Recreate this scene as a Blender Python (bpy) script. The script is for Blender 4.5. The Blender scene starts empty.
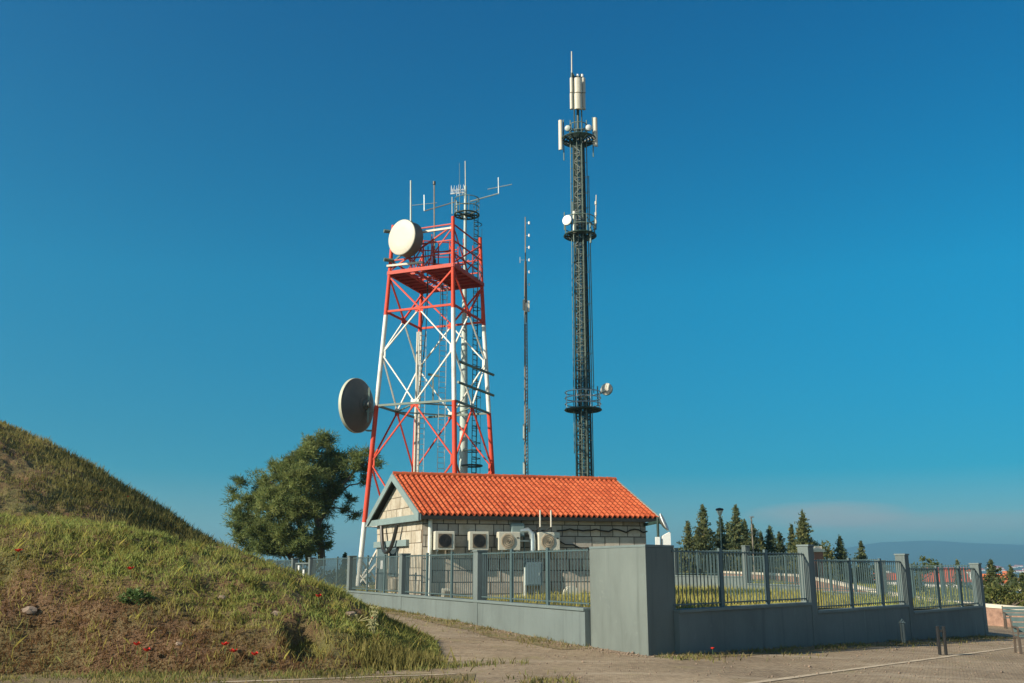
import bpy, math, random
import numpy as np
from mathutils import Vector, Matrix

S = bpy.context.scene
COL = S.collection
R = math.radians
random.seed(7)
RNG = np.random.default_rng(11)

# ------------------------------------------------------------------ camera numbers
F, CX, CY, EYE, PITCH = 950.0, 512.0, 341.5, 1.7, R(13.44)
SP, CP = math.sin(PITCH), math.cos(PITCH)

def P(px, py, Y):                       # point seen at a pixel, Y metres ahead
    v = (CY - py) / F
    z = Y * (SP + v * CP) / (CP - v * SP)
    d = Y * CP + z * SP
    return Vector(((px - CX) / F * d, Y, z + EYE))

def G(px, py, z):                       # point seen at a pixel, at height z
    v = (CY - py) / F
    Y = (z - EYE) * (CP - v * SP) / (SP + v * CP)
    return P(px, py, Y)

# ------------------------------------------------------------------ tiny mesh builder
class MB:
    def __init__(self):
        self.v, self.f, self.t, self.m = [], [], [], []
    def add(self, verts, faces, tone=0.5, mi=0):
        n = len(self.v)
        self.v += [tuple(p) for p in verts]
        self.f += [tuple(i + n for i in fc) for fc in faces]
        self.t += [tone] * len(faces)
        self.m += [mi] * len(faces)
        return self
    def box(self, c, s, u=(1, 0, 0), w=(0, 0, 1), tone=0.5, mi=0):
        """box centred at c; sizes along u, v, w"""
        u = Vector(u).normalized(); w = Vector(w).normalized()
        v = w.cross(u).normalized(); w = u.cross(v)
        c = Vector(c); a, b, d = s[0] / 2, s[1] / 2, s[2] / 2
        pts = [c + u * (x * a) + v * (y * b) + w * (z * d) for z in (-1, 1) for y in (-1, 1) for x in (-1, 1)]
        return self.add(pts, [(0, 2, 3, 1), (4, 5, 7, 6), (0, 1, 5, 4), (2, 6, 7, 3), (0, 4, 6, 2), (1, 3, 7, 5)], tone, mi)
    def bar(self, a, b, w, h=None, up=(0, 0, 1), tone=0.5, mi=0):
        a, b = Vector(a), Vector(b); d = b - a
        up = Vector(up)
        if abs(d.normalized().dot(up)) > .98: up = Vector((1, 0, 0))
        s = up.cross(d).normalized(); up2 = d.cross(s).normalized()
        return self.box((a + b) / 2, (d.length, w, h or w), d, up2, tone, mi)
    def tube(self, a, b, r, r2=None, n=6, cap=True, tone=0.5, mi=0):
        a, b = Vector(a), Vector(b); d = (b - a).normalized()
        r2 = r if r2 is None else r2
        s = d.orthogonal().normalized(); t = d.cross(s)
        pts = []
        for p, q in ((a, r), (b, r2)):
            for k in range(n):
                an = 2 * math.pi * k / n
                pts.append(p + (s * math.cos(an) + t * math.sin(an)) * q)
        fs = [(k, (k + 1) % n, n + (k + 1) % n, n + k) for k in range(n)]
        if cap: fs += [tuple(range(n))[::-1], tuple(range(n, 2 * n))]
        return self.add(pts, fs, tone, mi)
    def path(self, pts, r, n=6, tone=0.5, mi=0, closed=False):
        pts = [Vector(p) for p in pts]; m = len(pts); rings = []
        side = None
        for i in range(m):
            if closed: d = (pts[(i + 1) % m] - pts[i - 1]).normalized()
            else: d = (pts[min(i + 1, m - 1)] - pts[max(i - 1, 0)]).normalized()
            if side is None: side = d.orthogonal().normalized()
            side = (side - d * side.dot(d)).normalized(); t = d.cross(side)
            rr = r[i] if hasattr(r, '__len__') else r
            rings += [pts[i] + (side * math.cos(2 * math.pi * k / n) + t * math.sin(2 * math.pi * k / n)) * rr for k in range(n)]
        fs = []
        for i in range(m if closed else m - 1):
            j = (i + 1) % m
            fs += [(i * n + k, i * n + (k + 1) % n, j * n + (k + 1) % n, j * n + k) for k in range(n)]
        if not closed: fs += [tuple(range(n))[::-1], tuple(range((m - 1) * n, m * n))]
        return self.add(rings, fs, tone, mi)
    def ring(self, c, rad, r, n=20, m=5, mi=0):
        c = Vector(c)
        return self.path([c + Vector((math.cos(2 * math.pi * k / n) * rad, math.sin(2 * math.pi * k / n) * rad, 0)) for k in range(n)], r, m, .5, mi, True)
    def lathe(self, c, ax, prof, n=24, tone=0.5, mi=0):
        """profile (distance along axis, radius); closed solid if it returns to the axis"""
        c, ax = Vector(c), Vector(ax).normalized()
        s = ax.orthogonal().normalized(); t = ax.cross(s); pts = []
        for h, r in prof:
            pts += [c + ax * h + (s * math.cos(2 * math.pi * k / n) + t * math.sin(2 * math.pi * k / n)) * max(r, .0005) for k in range(n)]
        fs = [(i * n + k, i * n + (k + 1) % n, (i + 1) * n + (k + 1) % n, (i + 1) * n + k) for i in range(len(prof) - 1) for k in range(n)]
        return self.add(pts, fs, tone, mi)
    def prism(self, poly, ext, tone=0.5, mi=0):
        """closed prism: polygon (3D points) pushed along ext"""
        n = len(poly); ext = Vector(ext); a = [Vector(p) for p in poly]
        return self.add(a + [p + ext for p in a], [tuple(range(n))[::-1], tuple(range(n, 2 * n))] + [(k, (k + 1) % n, n + (k + 1) % n, n + k) for k in range(n)], tone, mi)
    def build(self, name, mats, parent=None, smooth=False, bevel=0):
        me = bpy.data.meshes.new(name)
        o = bpy.data.objects.new(name, me); COL.objects.link(o)
        off = Vector((0, 0, 0))
        if parent is not None:
            o.parent = parent
            off = wpos(parent)
        me.from_pydata([(x - off.x, y - off.y, z - off.z) for x, y, z in self.v], [], self.f)
        for m in (mats if isinstance(mats, (list, tuple)) else [mats]): me.materials.append(m)
        me.polygons.foreach_set('material_index', self.m)
        at = me.attributes.new('tone', 'FLOAT', 'FACE'); at.data.foreach_set('value', self.t)
        import bmesh
        bm = bmesh.new(); bm.from_mesh(me)
        bmesh.ops.recalc_face_normals(bm, faces=bm.faces[:])
        bm.to_mesh(me); bm.free()
        if smooth:
            me.polygons.foreach_set('use_smooth', [True] * len(me.polygons))
            md = o.modifiers.new('edges', 'EDGE_SPLIT'); md.split_angle = R(40)
        if bevel:
            md = o.modifiers.new('bevel', 'BEVEL'); md.width = bevel; md.segments = 2; md.limit_method = 'ANGLE'
        me.update()
        return o

def wpos(o):
    p = Vector(o.location)
    while o.parent is not None:
        o = o.parent; p += Vector(o.location)
    return p

def fast_mesh(name, verts, faces_n, idx, mat, tones=None, parent=None, smooth=False):
    """numpy mesh: idx flat vertex indices, faces_n verts per face"""
    me = bpy.data.meshes.new(name); nf = len(idx) // faces_n
    verts = np.asarray(verts, np.float32)
    if parent is not None: verts = verts - np.array(wpos(parent), np.float32)
    me.vertices.add(len(verts)); me.vertices.foreach_set('co', verts.ravel())
    me.loops.add(len(idx)); me.loops.foreach_set('vertex_index', np.asarray(idx, np.int32))
    me.polygons.add(nf); me.polygons.foreach_set('loop_start', np.arange(0, nf * faces_n, faces_n, dtype=np.int32))
    if tones is not None:
        at = me.attributes.new('tone', 'FLOAT', 'FACE'); at.data.foreach_set('value', np.asarray(tones, np.float32))
    me.materials.append(mat)
    if smooth: me.polygons.foreach_set('use_smooth', np.ones(nf, bool))
    me.update(calc_edges=True); me.validate()
    o = bpy.data.objects.new(name, me); COL.objects.link(o)
    if parent is not None: o.parent = parent
    return o

def tag(o, label, cat, group=None):
    o['label'] = label; o['category'] = cat
    if group: o['group'] = group
    return o
def struct(o, kind='structure'):
    o['kind'] = kind; return o
def thing(name, label, cat, loc, group=None):
    o = bpy.data.objects.new(name, None); COL.objects.link(o); o.location = Vector(loc); o.empty_display_size = .2
    return tag(o, label, cat, group)

# ------------------------------------------------------------------ materials
def lin(r, g, b):
    c = lambda x: (x / 12.92 if x <= .04045 else ((x + .055) / 1.055) ** 2.4)
    return (c(r / 255), c(g / 255), c(b / 255), 1)
def nt_new(name):
    m = bpy.data.materials.new(name); m.use_nodes = True
    nt = m.node_tree; b = nt.nodes['Principled BSDF']
    return m, nt, b
def noise(nt, co, scale, detail=4, rough=.6, dist=0):
    n = nt.nodes.new('ShaderNodeTexNoise'); n.inputs['Scale'].default_value = scale
    n.inputs['Detail'].default_value = detail; n.inputs['Roughness'].default_value = rough
    n.inputs['Distortion'].default_value = dist
    if co is not None: nt.links.new(co, n.inputs['Vector'])
    return n.outputs['Fac']
def ramp(nt, fac, stops):
    r = nt.nodes.new('ShaderNodeValToRGB')
    while len(r.color_ramp.elements) < len(stops): r.color_ramp.elements.new(.5)
    for e, (p, c) in zip(r.color_ramp.elements, stops): e.position = p; e.color = c if len(c) == 4 else (*c, 1)
    nt.links.new(fac, r.inputs['Fac']); return r.outputs['Color']
def mix(nt, a, b, fac, mode='MIX'):
    m = nt.nodes.new('ShaderNodeMix'); m.data_type = 'RGBA'; m.blend_type = mode
    for s, i in ((a, 6), (b, 7), (fac, 0)):
        if hasattr(s, 'is_linked'): nt.links.new(s, m.inputs[i])
        else: m.inputs[i].default_value = s if i == 0 else (*s[:3], 1)
    return m.outputs[2]
def coord(nt, which='Object'):
    return nt.nodes.new('ShaderNodeTexCoord').outputs[which]
def geo_pos(nt): return nt.nodes.new('ShaderNodeNewGeometry').outputs['Position']
def stretch(nt, co, s):
    m = nt.nodes.new('ShaderNodeMapping'); m.inputs['Scale'].default_value = s
    nt.links.new(co, m.inputs['Vector']); return m.outputs['Vector']
def bump(nt, b, h, strength=.3, dist=.02):
    n = nt.nodes.new('ShaderNodeBump'); n.inputs['Strength'].default_value = strength; n.inputs['Distance'].default_value = dist
    nt.links.new(h, n.inputs['Height']); nt.links.new(n.outputs['Normal'], b.inputs['Normal'])
def attr(nt, name='tone'):
    a = nt.nodes.new('ShaderNodeAttribute'); a.attribute_name = name; return a.outputs['Fac']
def sc(c, k): return tuple(min(1, x * k) for x in c[:3]) + (1,)

def plain(name, c, rough=.55, var=.18, scale=3, metal=0, bmp=.15, streak=False):
    m, nt, b = nt_new(name)
    co = geo_pos(nt)
    n1 = noise(nt, stretch(nt, co, (1, 1, .18)) if streak else co, scale, 6, .65)
    c1 = ramp(nt, n1, [(.3, sc(c, 1 - var)), (.55, c), (.75, sc(c, 1 + var * .7))])
    n2 = noise(nt, co, scale * 14, 3)
    c2 = mix(nt, c1, sc(c, .7), ramp(nt, n2, [(.58, (0, 0, 0)), (.8, (.35, .35, .35))]))
    nt.links.new(c2, b.inputs['Base Color'])
    b.inputs['Roughness'].default_value = rough; b.inputs['Metallic'].default_value = metal
    if bmp: bump(nt, b, n2, bmp, .01)
    return m

def weathered(name, c, base):
    m, nt, b = nt_new(name); co = geo_pos(nt)
    n1 = noise(nt, stretch(nt, co, (1, 1, .6)), .7, 6, .65)
    col = ramp(nt, n1, [(.3, sc(c, .80)), (.5, c), (.72, sc(c, 1.16))])
    s1 = noise(nt, stretch(nt, co, (4.5, 4.5, .28)), 1.0, 5, .6)
    col = mix(nt, col, sc(c, .55), ramp(nt, s1, [(.55, (0, 0, 0)), (.75, (.55, .55, .55))]))
    s2 = noise(nt, stretch(nt, co, (7, 7, .35)), 1.0, 3, .5)
    col = mix(nt, col, sc(c, 1.9), ramp(nt, s2, [(.68, (0, 0, 0)), (.80, (base,) * 3)]))
    n3 = noise(nt, co, 3.5, 6, .75, .8)
    col = mix(nt, col, sc(c, 1.35), ramp(nt, n3, [(.60, (0, 0, 0)), (.68, (.45, .45, .45))]))
    nt.links.new(col, b.inputs['Base Color']); b.inputs['Roughness'].default_value = .85; b.inputs['Specular IOR Level'].default_value = .3
    bump(nt, b, mix(nt, noise(nt, co, 30, 4), n3, .4), .35, .012)
    return m
def leafy(name, c0, c1, c2=None, trans=.35, rough=.6, scale=.5):
    m, nt, b = nt_new(name)
    t = attr(nt)
    st = [(0, c0), (1, c1)] if c2 is None else [(0, c0), (.5, c1), (1, c2)]
    col = ramp(nt, t, st)
    n = noise(nt, geo_pos(nt), scale, 3)
    col = mix(nt, col, mix(nt, col, (.55, .5, .4), 1.0, 'MULTIPLY'), ramp(nt, n, [(.4, (0, 0, 0)), (.7, (.8, .8, .8))]))
    nt.links.new(col, b.inputs['Base Color']); b.inputs['Roughness'].default_value = rough
    b.inputs['Specular IOR Level'].default_value = .25
    tr = nt.nodes.new('ShaderNodeBsdfTranslucent'); nt.links.new(col, tr.inputs['Color'])
    ms = nt.nodes.new('ShaderNodeMixShader'); ms.inputs[0].default_value = trans
    out = nt.nodes['Material Output']
    nt.links.new(b.outputs[0], ms.inputs[1]); nt.links.new(tr.outputs[0], ms.inputs[2]); nt.links.new(ms.outputs[0], out.inputs['Surface'])
    return m

M = {}
M['coping'] = plain('coping_paint', (.125, .160, .158, 1), .7, .16, 1.5, streak=True)
M['steel_paint'] = plain('teal_steel_paint', (.060, .098, .104, 1), .5, .12, 2)
M['trim'] = plain('grey_teal_trim', (.18, .24, .235, 1), .6, .12, 1.2)
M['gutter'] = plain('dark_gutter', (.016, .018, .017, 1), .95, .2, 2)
M['cream_metal'] = plain('cream_metal', (.52, .50, .41, 1), .45, .08, 3)
M['grille'] = plain('brown_grille', (.16, .125, .085, 1), .6, .25, 6)
M['fan_tan'] = plain('tan_fan_grille', (.46, .37, .26, 1), .6, .12, 5)
M['cable'] = plain('black_cable', (.02, .02, .018, 1), .5, .2, 4)
M['galv'] = plain('galvanised_metal', (.46, .52, .52, 1), .38, .14, 4, metal=.6)
M['pipe_white'] = plain('pale_pipe', (.62, .64, .58, 1), .5, .1, 3)
M['cabinet'] = plain('blue_grey_cabinet', (.13, .19, .215, 1), .5, .08, 2)
M['white'] = plain('white_antenna_paint', (.53, .49, .40, 1), .55, .06, 2)
M['white_cool'] = plain('white_shell', (.68, .69, .67, 1), .45, .04, 2)
M['drum_side'] = plain('grey_green_drum', (.13, .15, .125, 1), .6, .14, 2)
M['dish_back'] = plain('dark_dish', (.075, .083, .075, 1), .6, .2, 1.2)
M['dish_rim'] = plain('pale_dish_rim', (.42, .43, .33, 1), .6, .1, 2)
M['pole_green'] = plain('pale_green_mast_paint', (.40, .46, .42, 1), .55, .12, 1.0, streak=True)
M['mast_dark'] = plain('dark_green_mast', (.017, .040, .030, 1), .5, .25, 3)
M['mast_mid'] = plain('weathered_grey_mast', (.13, .175, .145, 1), .6, .2, 3)
M['mast_brown'] = plain('rusty_brown_mast', (.20, .17, .13, 1), .6, .25, 2)
M['red'] = plain('red_tower_paint', (.48, .05, .025, 1), .65, .18, 1.5)
M['dark_red'] = plain('dark_red_deck', (.33, .03, .02, 1), .7, .25, 1.5)
M['glass'] = plain('dark_window_glass', (.05, .07, .08, 1), .12, .1, 1, bmp=0)
M['door_paint'] = plain('blue_grey_door_paint', (.09, .13, .14, 1), .5, .1, 2)
M['bark'] = plain('pine_bark', (.11, .085, .06, 1), .9, .35, 5, bmp=.6)
M['stone'] = plain('pale_stone', (.27, .20, .15, 1), .95, .3, 6, bmp=.6)
M['bollard'] = plain('dark_bollard', (.016, .016, .016, 1), .6, .2, 4)
M['bench_slat'] = plain('teal_bench_slat', (.085, .130, .128, 1), .6, .15, 4)
M['bench_leg'] = plain('bench_leg', (.09, .07, .055, 1), .6, .2, 4)
M['house_white'] = plain('white_house_wall', (.78, .74, .68, 1), .8, .06, .6)
M['house_roof'] = plain('red_house_roof', (.52, .10, .055, 1), .8, .2, 1.2)
M['house_roof_orange'] = plain('orange_house_roof', (.62, .17, .06, 1), .8, .2, 1.2)
M['poppy'] = plain('poppy_petal', (.72, .035, .02, 1), .6, .1, 4)
M['stem'] = plain('green_stem', (.10, .16, .05, 1), .7, .1, 4)
M['cream_cap'] = plain('cream_wall_cap', (.62, .55, .44, 1), .8, .12, 2)
M['low_wall'] = plain('pinkish_stone_wall', (.30, .18, .13, 1), .95, .5, 3.2, bmp=.5)
M['brick'] = plain('reddish_brick', (.26, .12, .08, 1), .9, .25, 4)
M['pale_leaf'] = plain('dry_pale_leaf', (.30, .28, .13, 1), .85, .2, 4)

M['wall_paint'] = weathered('teal_grey_wall_paint', (.122, .150, .148, 1), .5)
M['block_paint'] = weathered('sage_grey_block_paint', (.128, .150, .140, 1), .12)
def banded(name):
    m, nt, b = nt_new(name)
    co = coord(nt, 'Object')
    x = nt.nodes.new('ShaderNodeSeparateXYZ'); nt.links.new(co, x.inputs[0])
    wp = geo_pos(nt)
    mr = nt.nodes.new('ShaderNodeMath'); mr.operation = 'DIVIDE'; mr.inputs[1].default_value = 30; nt.links.new(x.outputs['Z'], mr.inputs[0])
    red, wht = (.56, .058, .025, 1), (.66, .66, .60, 1)
    c = ramp(nt, mr.outputs[0], [(0, wht), (3.55 / 30, red), (10.1 / 30, wht), (15.55 / 30, red)])
    nt.nodes[-1].color_ramp.interpolation = 'CONSTANT'
    n = noise(nt, wp, 1.2, 6, .7)
    c = mix(nt, c, mix(nt, c, (.72, .62, .55), 1.0, 'MULTIPLY'), ramp(nt, n, [(.5, (0, 0, 0)), (.7, (.8, .8, .8))]))
    nt.links.new(c, b.inputs['Base Color']); b.inputs['Roughness'].default_value = .6; b.inputs['Specular IOR Level'].default_value = .25
    return m
M['banded'] = banded('red_and_white_tower_paint')

def roof_tiles():
    m, nt, b = nt_new('terracotta_tiles')
    t = attr(nt); wp = geo_pos(nt)
    c = ramp(nt, t, [(0, (.31, .060, .023)), (.3, (.385, .080, .030)), (1, (.44, .106, .042))])
    n = noise(nt, wp, 1.3, 6, .7)
    c = mix(nt, c, mix(nt, c, (.6, .5, .45), 1.0, 'MULTIPLY'), ramp(nt, n, [(.5, (0, 0, 0)), (.75, (.7, .7, .7))]))
    nt.links.new(c, b.inputs['Base Color']); b.inputs['Roughness'].default_value = .85; b.inputs['Specular IOR Level'].default_value = .2
    bump(nt, b, noise(nt, wp, 40, 3), .25, .01)
    return m
M['tiles'] = roof_tiles()

def blocks_mat(name, stops):
    m, nt, b = nt_new(name)
    t = attr(nt); wp = geo_pos(nt)
    c = ramp(nt, t, stops)
    n = noise(nt, wp, 3.0, 6, .7)
    c = mix(nt, c, mix(nt, c, (.66, .6, .52), 1.0, 'MULTIPLY'), ramp(nt, n, [(.45, (0, 0, 0)), (.7, (.75, .75, .75))]))
    nt.links.new(c, b.inputs['Base Color']); b.inputs['Roughness'].default_value = .9
    bump(nt, b, noise(nt, wp, 25, 4), .5, .02)
    return m
M['blocks_gable'] = blocks_mat('cream_stone_blocks', [(0, (.34, .295, .225)), (.5, (.40, .355, .275)), (1, (.45, .41, .335))])
M['blocks_front'] = blocks_mat('greyish_stone_blocks', [(0, (.33, .295, .25)), (.5, (.43, .39, .33)), (1, (.54, .47, .37))])
M['mortar'] = plain('dark_mortar', (.075, .068, .058, 1), .95, .2, 6)
M['mortar_light'] = plain('brown_mortar', (.19, .14, .095, 1), .95, .2, 6)

def ground_mat():
    m, nt, b = nt_new('plaza_pavers')
    wp = geo_pos(nt)
    n1 = noise(nt, wp, .35, 5, .6)
    c = ramp(nt, n1, [(.3, (.31, .230, .145)), (.5, (.39, .295, .19)), (.7, (.48, .37, .245))])
    n2 = noise(nt, wp, 9, 6, .75)
    c = mix(nt, c, mix(nt, c, (.5, .45, .38), 1.0, 'MULTIPLY'), ramp(nt, n2, [(.42, (0, 0, 0)), (.66, (.9, .9, .9))]))
    br = nt.nodes.new('ShaderNodeTexBrick'); br.inputs['Scale'].default_value = 4.2; br.inputs['Mortar Size'].default_value = .035
    br.inputs['Color1'].default_value = (1, 1, 1, 1); br.inputs['Color2'].default_value = (.62, .60, .58, 1); br.inputs['Mortar'].default_value = (.38, .36, .33, 1)
    br.inputs['Mortar Smooth'].default_value = .4; br.inputs['Bias'].default_value = -.1
    mp_ = nt.nodes.new('ShaderNodeMapping'); mp_.inputs['Rotation'].default_value = (0, 0, R(24)); nt.links.new(wp, mp_.inputs['Vector'])
    wob = mix(nt, mp_.outputs[0], noise(nt, wp, 1.2, 3), .04)
    nt.links.new(wob, br.inputs['Vector'])
    e = br.outputs['Color']
    worn = ramp(nt, noise(nt, wp, .5, 5, .7), [(.3, (.45, .45, .45)), (.55, (1, 1, 1))])
    c = mix(nt, c, mix(nt, c, e, 1.0, 'MULTIPLY'), worn)
    pl = noise(nt, stretch(nt, wp, (.25, 1.3, 1)), 1.0, 5, .65)
    c = mix(nt, c, (.42, .335, .235), ramp(nt, pl, [(.52, (0, 0, 0)), (.70, (.6, .6, .6))]))
    # dry and green stains with their own shape
    n3 = noise(nt, wp, .8, 5, .7, .6)
    c = mix(nt, c, (.27, .225, .09), ramp(nt, n3, [(.56, (0, 0, 0)), (.72, (.55, .55, .55))]))
    # distance: vegetated slopes outside the plaza
    x = nt.nodes.new('ShaderNodeSeparateXYZ'); nt.links.new(wp, x.inputs[0])
    far = nt.nodes.new('ShaderNodeMapRange'); far.inputs[1].default_value = 47; far.inputs[2].default_value = 60; nt.links.new(x.outputs['Y'], far.inputs[0])
    farx = nt.nodes.new('ShaderNodeMapRange'); farx.inputs[1].default_value = 30; farx.inputs[2].default_value = 40; nt.links.new(x.outputs['X'], farx.inputs[0])
    mx = nt.nodes.new('ShaderNodeMath'); mx.operation = 'MAXIMUM'; nt.links.new(far.outputs[0], mx.inputs[0]); nt.links.new(farx.outputs[0], mx.inputs[1])
    veg = ramp(nt, noise(nt, wp, .02, 8, .7), [(.35, (.05, .07, .025)), (.5, (.10, .105, .04)), (.65, (.16, .14, .07))])
    c = mix(nt, c, veg, mx.outputs[0])
    nt.links.new(c, b.inputs['Base Color']); b.inputs['Roughness'].default_value = .9
    bump(nt, b, mix(nt, n2, e, .5), .6, .03)
    return m
M['ground'] = ground_mat()

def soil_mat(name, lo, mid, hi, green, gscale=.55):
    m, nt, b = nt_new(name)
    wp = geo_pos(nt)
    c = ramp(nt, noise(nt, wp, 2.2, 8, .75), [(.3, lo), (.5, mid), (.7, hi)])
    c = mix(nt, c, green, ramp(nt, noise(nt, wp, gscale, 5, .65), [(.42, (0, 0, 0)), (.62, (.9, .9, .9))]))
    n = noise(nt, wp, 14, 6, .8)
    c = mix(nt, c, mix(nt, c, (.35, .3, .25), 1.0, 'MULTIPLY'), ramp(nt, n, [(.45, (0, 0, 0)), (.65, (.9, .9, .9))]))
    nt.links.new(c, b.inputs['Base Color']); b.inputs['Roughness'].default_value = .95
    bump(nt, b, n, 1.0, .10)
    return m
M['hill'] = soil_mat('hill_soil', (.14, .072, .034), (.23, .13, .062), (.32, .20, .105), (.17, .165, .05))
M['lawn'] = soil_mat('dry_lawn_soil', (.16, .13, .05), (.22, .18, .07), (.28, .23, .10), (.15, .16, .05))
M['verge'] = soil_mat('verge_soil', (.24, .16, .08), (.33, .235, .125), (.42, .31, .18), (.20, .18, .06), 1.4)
M['mountain'] = soil_mat('mountain_slope', (.03, .05, .05), (.035, .055, .055), (.05, .065, .06), (.035, .05, .045), .002)
M['kerb'] = plain('pale_kerb_stone', (.50, .40, .28, 1), .9, .35, 2.5, bmp=.4)

M['grass_hill'] = leafy('hill_grass', (.19, .105, .045), (.28, .245, .072), (.32, .37, .10), .4, .7, .6)
M['grass_tall'] = leafy('dark_tall_grass', (.16, .15, .045), (.25, .23, .07), (.35, .30, .11), .4, .7, .6)
M['grass_dry'] = leafy('dry_grass', (.40, .35, .10), (.54, .49, .14), (.43, .48, .13), .5, .7, .4)
M['grass_verge'] = leafy('verge_grass', (.34, .25, .11), (.25, .22, .07), (.16, .20, .06), .35, .7, .6)
M['pine'] = leafy('pine_needles', (.08, .118, .038), (.19, .235, .075), (.31, .34, .11), .4, .6, .7)
M['fir'] = leafy('fir_needles', (.055, .085, .042), (.125, .155, .065), (.24, .23, .08), .4, .6, .7)
M['shrub'] = leafy('shrub_leaves', (.05, .07, .02), (.09, .11, .03), (.17, .17, .05), .3, .6, .7)
M['bright_shrub'] = leafy('fresh_green_leaves', (.06, .10, .03), (.10, .16, .045), (.15, .20, .06), .35, .6, .7)

# ------------------------------------------------------------------ terrain
def smooth(t): t = np.clip(t, 0, 1); return t * t * (3 - 2 * t)
def vnoise(x, y, seed=0, octaves=4):
    out = np.zeros(np.broadcast(x, y).shape); amp, tot = 1., 0.
    x = np.asarray(x, float) + seed * 17.3; y = np.asarray(y, float) - seed * 9.1
    def h(i, j):
        s = np.sin(i * 127.1 + j * 311.7 + seed * 3.7) * 43758.5453
        return s - np.floor(s)
    for _ in range(octaves):
        i, j = np.floor(x), np.floor(y); u, v = smooth(x - i), smooth(y - j)
        out += amp * ((h(i, j) * (1 - u) + h(i + 1, j) * u) * (1 - v) + (h(i, j + 1) * (1 - u) + h(i + 1, j + 1) * u) * v)
        tot += amp; amp *= .5; x = x * 2.03 + 5.1; y = y * 2.03 + 1.7
    return out / tot - .5

def ground_z(x, y):
    x = np.asarray(x, float); y = np.asarray(y, float)
    z = -.043 * (np.clip(x, 2.74, 30) - 2.74) - .043 * (np.clip(x, -8, 2.74) - 2.74) * smooth((y - 18.5) / 10)
    z = z + 1.3 * smooth((y - 44) / 22) * smooth((x - 2) / 8)
    z = z - .12 * np.clip(y - 92, 0, 120) - .10 * np.clip(x - 34, 0, 100)
    r = np.hypot(np.clip(np.abs(x) - 60, 0, None), np.clip(y - 120, 0, None) + np.clip(-40 - y, 0, None))
    z = z - 55 * smooth(r / 900)
    return z

def cone_z(x, y):
    d = np.hypot(x + 27, y - 44)
    return 10.95 - .61 * np.sqrt(d * d + 9) + .35 * vnoise(x * .35, y * .35, 14, 2)
def hill_z(x, y):
    rp = np.interp(x, [-60, -30, -12, -8, -6.1, -4.95, -3.42, -2.4, -1.7, -1.0, 0.4], [3.4, 3.1, 2.85, 2.45, 2.02, 1.66, 1.06, .46, .10, -.10, -.5])
    toe = np.interp(x, [-60, -5, -3.6, -2.4, -1.2, 0], [16.15, 16.2, 16.35, 16.8, 17.6, 18.6])
    rid = np.interp(x, [-60, -5, -1, 0], [20.6, 20.6, 20.0, 19.8])
    toe = toe + .35 * vnoise(x * .8, y * 0 + 3, 4)
    t = np.clip((y - toe) / (rid - toe), -1, 1)
    front = np.where(t > 0, 1 - (1 - np.clip(t, 0, 1)) ** 1.75, t * 1.2)
    base = ground_z(x, y)
    back = np.where(y > rid, 1 - np.maximum(smooth((x + 11) / 4), smooth((y - 25) / 6)) * .92 * smooth((y - rid) / 6.5), 1)
    m = base - .12 + (rp - base + .12) * front * back
    m = np.where(rp < base, np.minimum(m, base - .15 - (base - rp) * .5), m)
    cone = cone_z(x, y)
    k = .5; hh = np.clip(.5 + .5 * (cone - m) / k, 0, 1)
    z = m * (1 - hh) + cone * hh + k * hh * (1 - hh)
    amp = np.clip((z - base) * 1.4, 0, 1)
    z = z + amp * (.34 * vnoise(x * .9, y * .9, 1) + .26 * vnoise(x * 2.6, y * 2.6, 2, 4) + .12 * vnoise(x * 7, y * 7, 8, 2))
    # the bite taken out of the bank
    bx, by = -3.65, 17.55
    q = np.hypot((x - bx + .25 * (y - by)) / .40, (y - by) / .75) + .8 * vnoise(x * 2.6, y * 2.6, 9)
    z = z - .42 * smooth((1.15 - q) / .35) * amp
    return z

def axis(lo, hi, step, far, grow=1.16):
    a = list(np.arange(lo, hi + 1e-6, step)); s = step
    while a[-1] < far: s *= grow; a.append(a[-1] + s)
    s = step; b = []
    p = lo
    while p > -far: s *= grow; p -= s; b.append(p)
    return np.array(b[::-1] + a)

def grid(name, xs, ys, zf, mat, clip=None):
    X, Y = np.meshgrid(xs, ys); Z = zf(X, Y)
    n = len(xs); v = np.stack([X, Y, Z], -1).reshape(-1, 3)
    i, j = np.meshgrid(np.arange(n - 1), np.arange(len(ys) - 1)); a = (j * n + i).ravel()
    q = np.stack([a, a + 1, a + 1 + n, a + n], 1)
    if clip is not None:
        c = v[q].mean(1); q = q[clip(c)]
        used, inv = np.unique(q, return_inverse=True); v = v[used]; q = inv.reshape(q.shape)
    return fast_mesh(name, v, 4, q.ravel(), mat, None, None, True)

struct(grid('ground', axis(-30, 40, .6, 9000), axis(5, 100, .6, 9000), ground_z, M['ground']))
struct(grid('hill', np.arange(-45, 1.3, .09), np.arange(15.2, 62, .11), lambda x, y: hill_z(x, y), M['hill'],
            lambda c: c[:, 2] > ground_z(c[:, 0], c[:, 1]) - .12))

# ------------------------------------------------------------------ enclosure lines
C0 = Vector((2.74, 20.0, 0))
DL = Vector((-.423, .906, 0)).normalized(); NL = Vector((-DL.y, DL.x, 0))       # left fence runs away to the left
if NL.x > 0: NL = -NL
DR = Vector((.682, .731, 0)).normalized(); NR = Vector((DR.y, -DR.x, 0))         # right fence runs away to the right
LA = lambda t: C0 + DL * t
RA = lambda t: C0 + DR * t
BC = P(747, 573, 52); BC.z = 0                                                    # back corner
RE = RA(20.4)                                                                     # right end
BL = BC + DL * 30

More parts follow.
